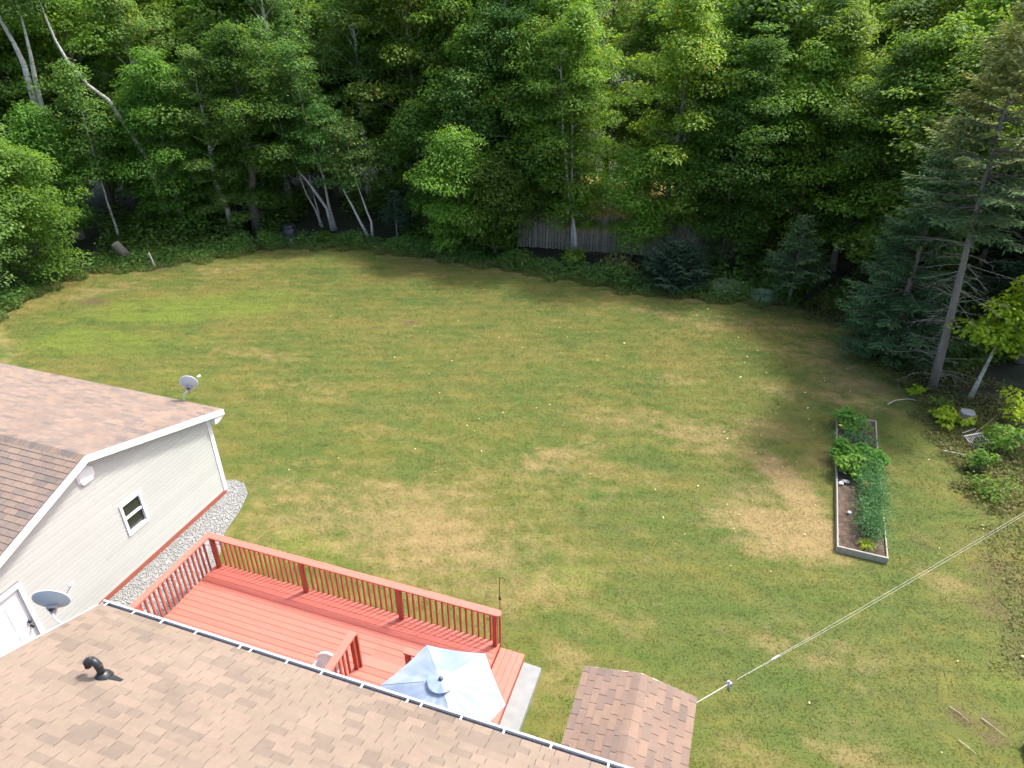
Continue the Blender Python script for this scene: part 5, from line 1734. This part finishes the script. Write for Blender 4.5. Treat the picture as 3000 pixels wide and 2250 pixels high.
# ------------------------------------------------------------------ vegetables in the bed
GV_ = 'vegetables in the raised bed'
bush(111, (3.98, 21.25, 0.10), 0.42, 0.6, 600, 0.10, 'veg', 'vegetable_plant', 'leafy green plant in the far corner of the raised bed', 'plant', GV_)
bush(112, (4.22, 20.85, 0.10), 0.40, 0.5, 420, 0.09, 'veg', 'vegetable_plant', 'leafy green plant next to the far corner one in the bed', 'plant', GV_)
bush(113, (4.25, 20.15, 0.10), 0.46, 0.36, 600, 0.06, 'fern', 'vegetable_plant', 'thin weedy plant in the far compartment near the divider', 'plant', GV_)
for k, (x_, y_, lab) in enumerate(((3.85, 19.2, 'bright green bean plant close to the divider on the lawn side'), (4.3, 19.25, 'bright green bean plant in the middle right behind the divider'), (4.68, 19.1, 'bright green bean plant close to the divider on the wood side'),
                                   (3.92, 18.5, 'bright green bean plant above the bare soil'), (4.35, 18.45, 'bright green bean plant in front of the feathery greens'))):
    bush(120 + k, (x_, y_, 0.10), 0.44, 0.55, 900, 0.105, 'veg', 'vegetable_plant', lab, 'plant', GV_)
for k, (x_, y_, lab) in enumerate(((4.6, 18.3, 'feathery blue green plant nearest the bright bean plants'), (4.5, 17.6, 'feathery blue green plant beside the orange flower'), (4.55, 17.0, 'feathery blue green plant in the middle of its row spilling over the board'),
                                   (4.42, 16.4, 'feathery blue green plant fourth down its row'), (4.36, 15.8, 'feathery blue green plant nearest the near end of the bed'))):
    rg_ = np.random.default_rng(130 + k)
    n = 1500
    u = rg_.normal(size=(n, 3)) * [0.17, 0.25, 0.15] + [-0.06, 0, 0.32]
    u[:, 2] = np.abs(u[:, 2])
    D = u * [1, 1, 0.3] + rg_.normal(size=(n, 3)) * 0.15
    V_, F_ = leaf_quads(u, D, rg_.normal(size=(n, 3)) * 0.6 + [0, 0, 1], rg_.uniform(0.05, 0.11, n), rg_.uniform(0.012, 0.028, n))
    t = thing('vegetable_plant', (x_, y_, 0.12), lab, 'plant', GV_)
    sm_ = MB()
    for q in range(9):
        a = rg_.uniform(0, 2 * PI)
        l_ = rg_.uniform(0.12, 0.3)
        sm_.tube([(0, 0, 0), (math.cos(a) * l_ * 0.5, math.sin(a) * l_ * 0.5, 0.25), (math.cos(a) * l_, math.sin(a) * l_, 0.45)], [0.008, 0.006, 0.002], 5, False)
    link('stem', mesh_of('stem', sm_, M['fern']), t)
    link('foliage', fast_mesh('foliage', V_, F_, M['fern']), t)


def flower(loc, mat, label, r=0.06):
    t = thing('flower', loc, label, 'flower')
    part('stem', MB().tube([(0, 0, 0), (0.01, 0, 0.30)], 0.006, 5), M['veg'], t, local=True)
    for k in range(7):
        a = 2 * PI * k / 7
        m = MB().add([(0.01, 0, 0.30), (0.01 + math.cos(a - 0.35) * r * 0.7, math.sin(a - 0.35) * r * 0.7, 0.325), (0.01 + math.cos(a) * r, math.sin(a) * r, 0.32), (0.01 + math.cos(a + 0.35) * r * 0.7, math.sin(a + 0.35) * r * 0.7, 0.325)], [(0, 1, 2, 3)])
        part('petal', m, M[mat], t, local=True)


flower((4.28, 17.6, 0.14), 'orange', 'orange flower between the bean plants and the feathery greens', 0.09)
flower((3.80, 20.55, 0.14), 'yellow', 'yellow flower at the lawn side of the far compartment', 0.07)


def rock(seed, loc, s, label, mat='stone'):
    rg_ = random.Random(seed)
    import bmesh
    bm = bmesh.new()
    bmesh.ops.create_icosphere(bm, subdivisions=2, radius=1.0)
    for v_ in bm.verts:
        f = 1 + rg_.uniform(-0.16, 0.16)
        v_.co = Vector((v_.co.x * s[0] * f, v_.co.y * s[1] * f, v_.co.z * s[2] * f))
    me = bpy.data.meshes.new('stone')
    bm.to_mesh(me)
    bm.free()
    me.materials.append(M[mat])
    return tag(link('stone', me, None, loc), label, 'stone')


rock(1, (3.72, 17.82, 0.17), (0.07, 0.06, 0.05), 'whitish stone at the lawn side edge of the bare soil', 'resin')
rock(2, (3.86, 17.95, 0.17), (0.13, 0.08, 0.04), 'flat greenish grey stone under the bean plants', 'concrete')
rock(3, (3.86, 16.55, 0.16), (0.05, 0.05, 0.04), 'small pale stone in the middle of the bare soil', 'resin')

# ------------------------------------------------------------------ fence at the back
fence = thing('board_fence', (-6.5, 35.1, 0), 'weathered grey vertical board fence half hidden among the trees', 'fence')
fx0, fx1 = -11.6, 0.2
def fy(x): return 34.75 + 0.11 * (x + 11.6)
fa = math.atan(0.11)
fbm = [mesh_of('board', MB().box(-0.066, 0.066, -0.011, 0.011, 0.06, h_), M['fence']) for h_ in (1.93, 1.98, 1.90, 2.02)]
k = 0
x = fx0
while x < fx1:
    o = at('board', fbm[R_.randrange(4)], fence, (x, fy(x) - 0.035 + R_.uniform(-0.006, 0.006), R_.uniform(-0.02, 0.02)))
    o.rotation_euler = (R_.uniform(-0.02, 0.02), R_.uniform(-0.012, 0.012), fa)
    x += 0.155 + R_.uniform(-0.008, 0.012)
    k += 1
for zz in (0.45, 1.55):
    m = MB().hexa([(fx0, fy(fx0), zz), (fx1, fy(fx1), zz), (fx1, fy(fx1) + 0.04, zz), (fx0, fy(fx0) + 0.04, zz), (fx0, fy(fx0), zz + 0.09), (fx1, fy(fx1), zz + 0.09), (fx1, fy(fx1) + 0.04, zz + 0.09), (fx0, fy(fx0) + 0.04, zz + 0.09)])
    part('rail', m, M['fence'], fence)
x = fx0 + 0.1
while x < fx1:
    part('post', MB().box(x - 0.05, x + 0.05, fy(x) + 0.045, fy(x) + 0.145, 0, 2.1), M['fence'], fence)
    x += 2.3

# ------------------------------------------------------------------ small things at the edge of the lawn
cb = thing('compost_bin', (-24.05, 31.6, 0), 'black plastic compost barrel at the foot of the wood', 'compost bin')
part('barrel', MB().tube([(-24.05, 31.6, 0), (-24.05, 31.6, 0.10), (-24.05, 31.6, 0.55), (-24.05, 31.6, 0.85)], [0.40, 0.42, 0.40, 0.33], 18), M['black'], cb, True)
part('lid', MB().tube([(-24.05, 31.6, 0.851), (-24.05, 31.6, 0.90), (-24.05, 31.6, 0.97), (-24.05, 31.6, 1.0)], [0.36, 0.36, 0.26, 0.08], 18), M['black'], cb, True)
for zz in (0.28, 0.62):
    part('hoop', MB().tube([(-24.05 + 0.415 * math.cos(a), 31.6 + 0.415 * math.sin(a), zz) for a in [2 * PI * k / 24 for k in range(25)]], 0.016, 6, False), M['black'], cb)
part('hatch', MB().box(-23.80, -23.62, 31.16, 31.20, 0.02, 0.30), M['dishlight'], cb)

lg = thing('log', (-30.55, 26.5, 0), 'short leaning cut log with a round end at the foot of the wood', 'log')
d_ = Vector((-0.32, -0.30, 0.9)).normalized()
b_ = Vector((-30.55, 26.5, -0.05))
part('bark', MB().tube([b_, b_ + d_ * 0.5, b_ + d_ * 1.05], [0.27, 0.235, 0.225], 14), M['stump'], lg, True)
part('cut_face', MB().tube([b_ + d_ * 1.051, b_ + d_ * 1.06], [0.20, 0.198], 14), M['cutwood'], lg)
tag(part('stake', MB().tube([(-28.25, 25.85, -0.05), (-28.29, 25.83, 0.4), (-28.35, 25.8, 0.8)], [0.05, 0.045, 0.04], 8), M['birch']), 'short whitish stake at the lawn edge by the log', 'stake')

su = thing('tree_stump', (7.78, 22.8, 0), 'low grey tree stump next to the lime green sapling', 'stump')
part('bark', MB().tube([(7.78, 22.8, -0.03), (7.78, 22.8, 0.12), (7.79, 22.8, 0.40)], [0.30, 0.25, 0.23], 14), M['stump'], su, True)
part('cut_face', MB().tube([(7.79, 22.8, 0.402), (7.79, 22.8, 0.415)], [0.22, 0.215], 14), M['concrete'], su)
bush(140, (7.35, 22.7, 0), 0.5, 0.62, 260, 0.16, 'lime', 'sapling', 'lime green maple sapling leaning over the grey stump', 'sapling', None, 0.35, 7)

rk_ = thing('garden_rake', (7.75, 21.7, 0), 'upturned pale metal garden rake lying in the weeds', 'rake')
ra, rb_ = Vector((7.52, 21.62, 0.16)), Vector((8.12, 21.98, 0.20))
part('head_bar', MB().tube([ra, rb_], 0.022, 8), M['metal'], rk_)
dperp = Vector((0.25, -0.55, -0.18))
for k in range(10):
    q = ra.lerp(rb_, 0.04 + 0.9 * k / 9)
    part('tine', MB().tube([q, q + dperp * 0.5 + Vector((0, 0, 0.03)), q + dperp * 0.75], 0.010, 6), M['metal'], rk_)
part('brace', MB().tube([ra + Vector((-0.02, 0.14, 0.03)), rb_ + Vector((-0.2, 0.12, 0.03))], 0.014, 6), M['metal'], rk_)
part('handle', MB().tube([ra.lerp(rb_, 0.5), Vector((8.5, 22.9, 0.10)), Vector((8.9, 23.6, 0.03))], 0.017, 8), M['oldwood'], rk_)


def stick(pts_, r_, label):
    n = len(pts_)
    o = part('stick', MB().tube([(a, b, c_) for a, b, c_ in pts_], [r_ * (1 - 0.6 * i / (n - 1)) for i in range(n)], 6), M['stick'])
    tag(o, label, 'stick')


stick([(5.55, 23.2, 0.03), (5.8, 23.5, 0.06), (6.2, 23.75, 0.05), (6.6, 23.8, 0.03)], 0.022, 'thin curved pale stick on the grass between the bed and the spruce')
stick([(6.85, 20.75, 0.04), (7.4, 20.6, 0.10), (7.95, 20.6, 0.06)], 0.026, 'long bleached stick pointing at the feathery plant below the rake')
stick([(5.36, 11.05, 0.03), (5.5, 10.95, 0.05), (5.65, 10.82, 0.03)], 0.010, 'short pale stick farthest from the frame corner of the three on the grass')
stick([(5.9, 10.98, 0.03), (6.06, 10.82, 0.06), (6.26, 10.68, 0.03)], 0.011, 'bent pale stick across the bare soil nearest the dark crate')
stick([(5.38, 10.32, 0.03), (5.5, 10.22, 0.05), (5.64, 10.12, 0.03)], 0.012, 'straight pale stick lowest of the three on the grass near the frame corner')
stick([(8.2, 21.4, 0.05), (8.6, 21.1, 0.14), (8.9, 20.6, 0.08)], 0.02, 'curved dry branch in the weeds below the metal rake')

# dark crate at the frame corner
bx = thing('plastic_crate', (6.86, 10.42, 0), 'dark blue grey plastic crate with a pale rim cut off by the frame', 'crate')
cm_ = MB()
cm_.box(6.52, 7.2, 10.22, 10.25, 0.0, 0.20).box(6.52, 7.2, 10.59, 10.62, 0.0, 0.20).box(6.52, 6.55, 10.25, 10.59, 0.0, 0.20).box(7.17, 7.2, 10.25, 10.59, 0.0, 0.20).box(6.55, 7.17, 10.25, 10.59, 0.0, 0.02)
part('tub', cm_, M['gutterin'], bx)
part('rim', MB().box(6.50, 7.22, 10.20, 10.252, 0.201, 0.215).box(6.50, 7.22, 10.588, 10.64, 0.201, 0.215), M['dishlight'], bx)

# ------------------------------------------------------------------ fallen leaves on the grass
rg = np.random.default_rng(77)
n = 1500
p = np.stack([rg.uniform(-28, 7.3, n), rg.uniform(9.5, 31, n)], 1)
w = np.clip((p[:, 0] + 22) / 22, 0.06, 1) * np.clip((p[:, 1] - 10) / 14, 0.06, 1) * (0.35 + 1.1 * (np.sin(p[:, 0] * 0.9 + 1.7 * np.sin(p[:, 1] * 0.5)) > 0.25))
ok = inside(p, EDGE) & (rg.random(n) < w * 0.42) & ~((p[:, 0] < -11.3) & (p[:, 1] < 12.8)) & ~((p[:, 0] > 3.3) & (p[:, 0] < 5.2) & (p[:, 1] > 14.7) & (p[:, 1] < 21.9))
p = p[ok]
n = len(p)
P3 = np.concatenate([p, np.full((n, 1), 0.045)], 1)
V, F = leaf_quads(P3, rg.normal(size=(n, 3)) * [1, 1, 0.15], rg.normal(size=(n, 3)) * 0.25 + [0, 0, 1], 0.03 + 0.09 * rg.random(n) ** 2.2, 0.025 + 0.05 * rg.random(n) ** 2)
tag(link('fallen_leaves', fast_mesh('fallen_leaves', V, F, M['fallen'])), 'small yellow leaves scattered over the lawn', 'leaves', kind='stuff')
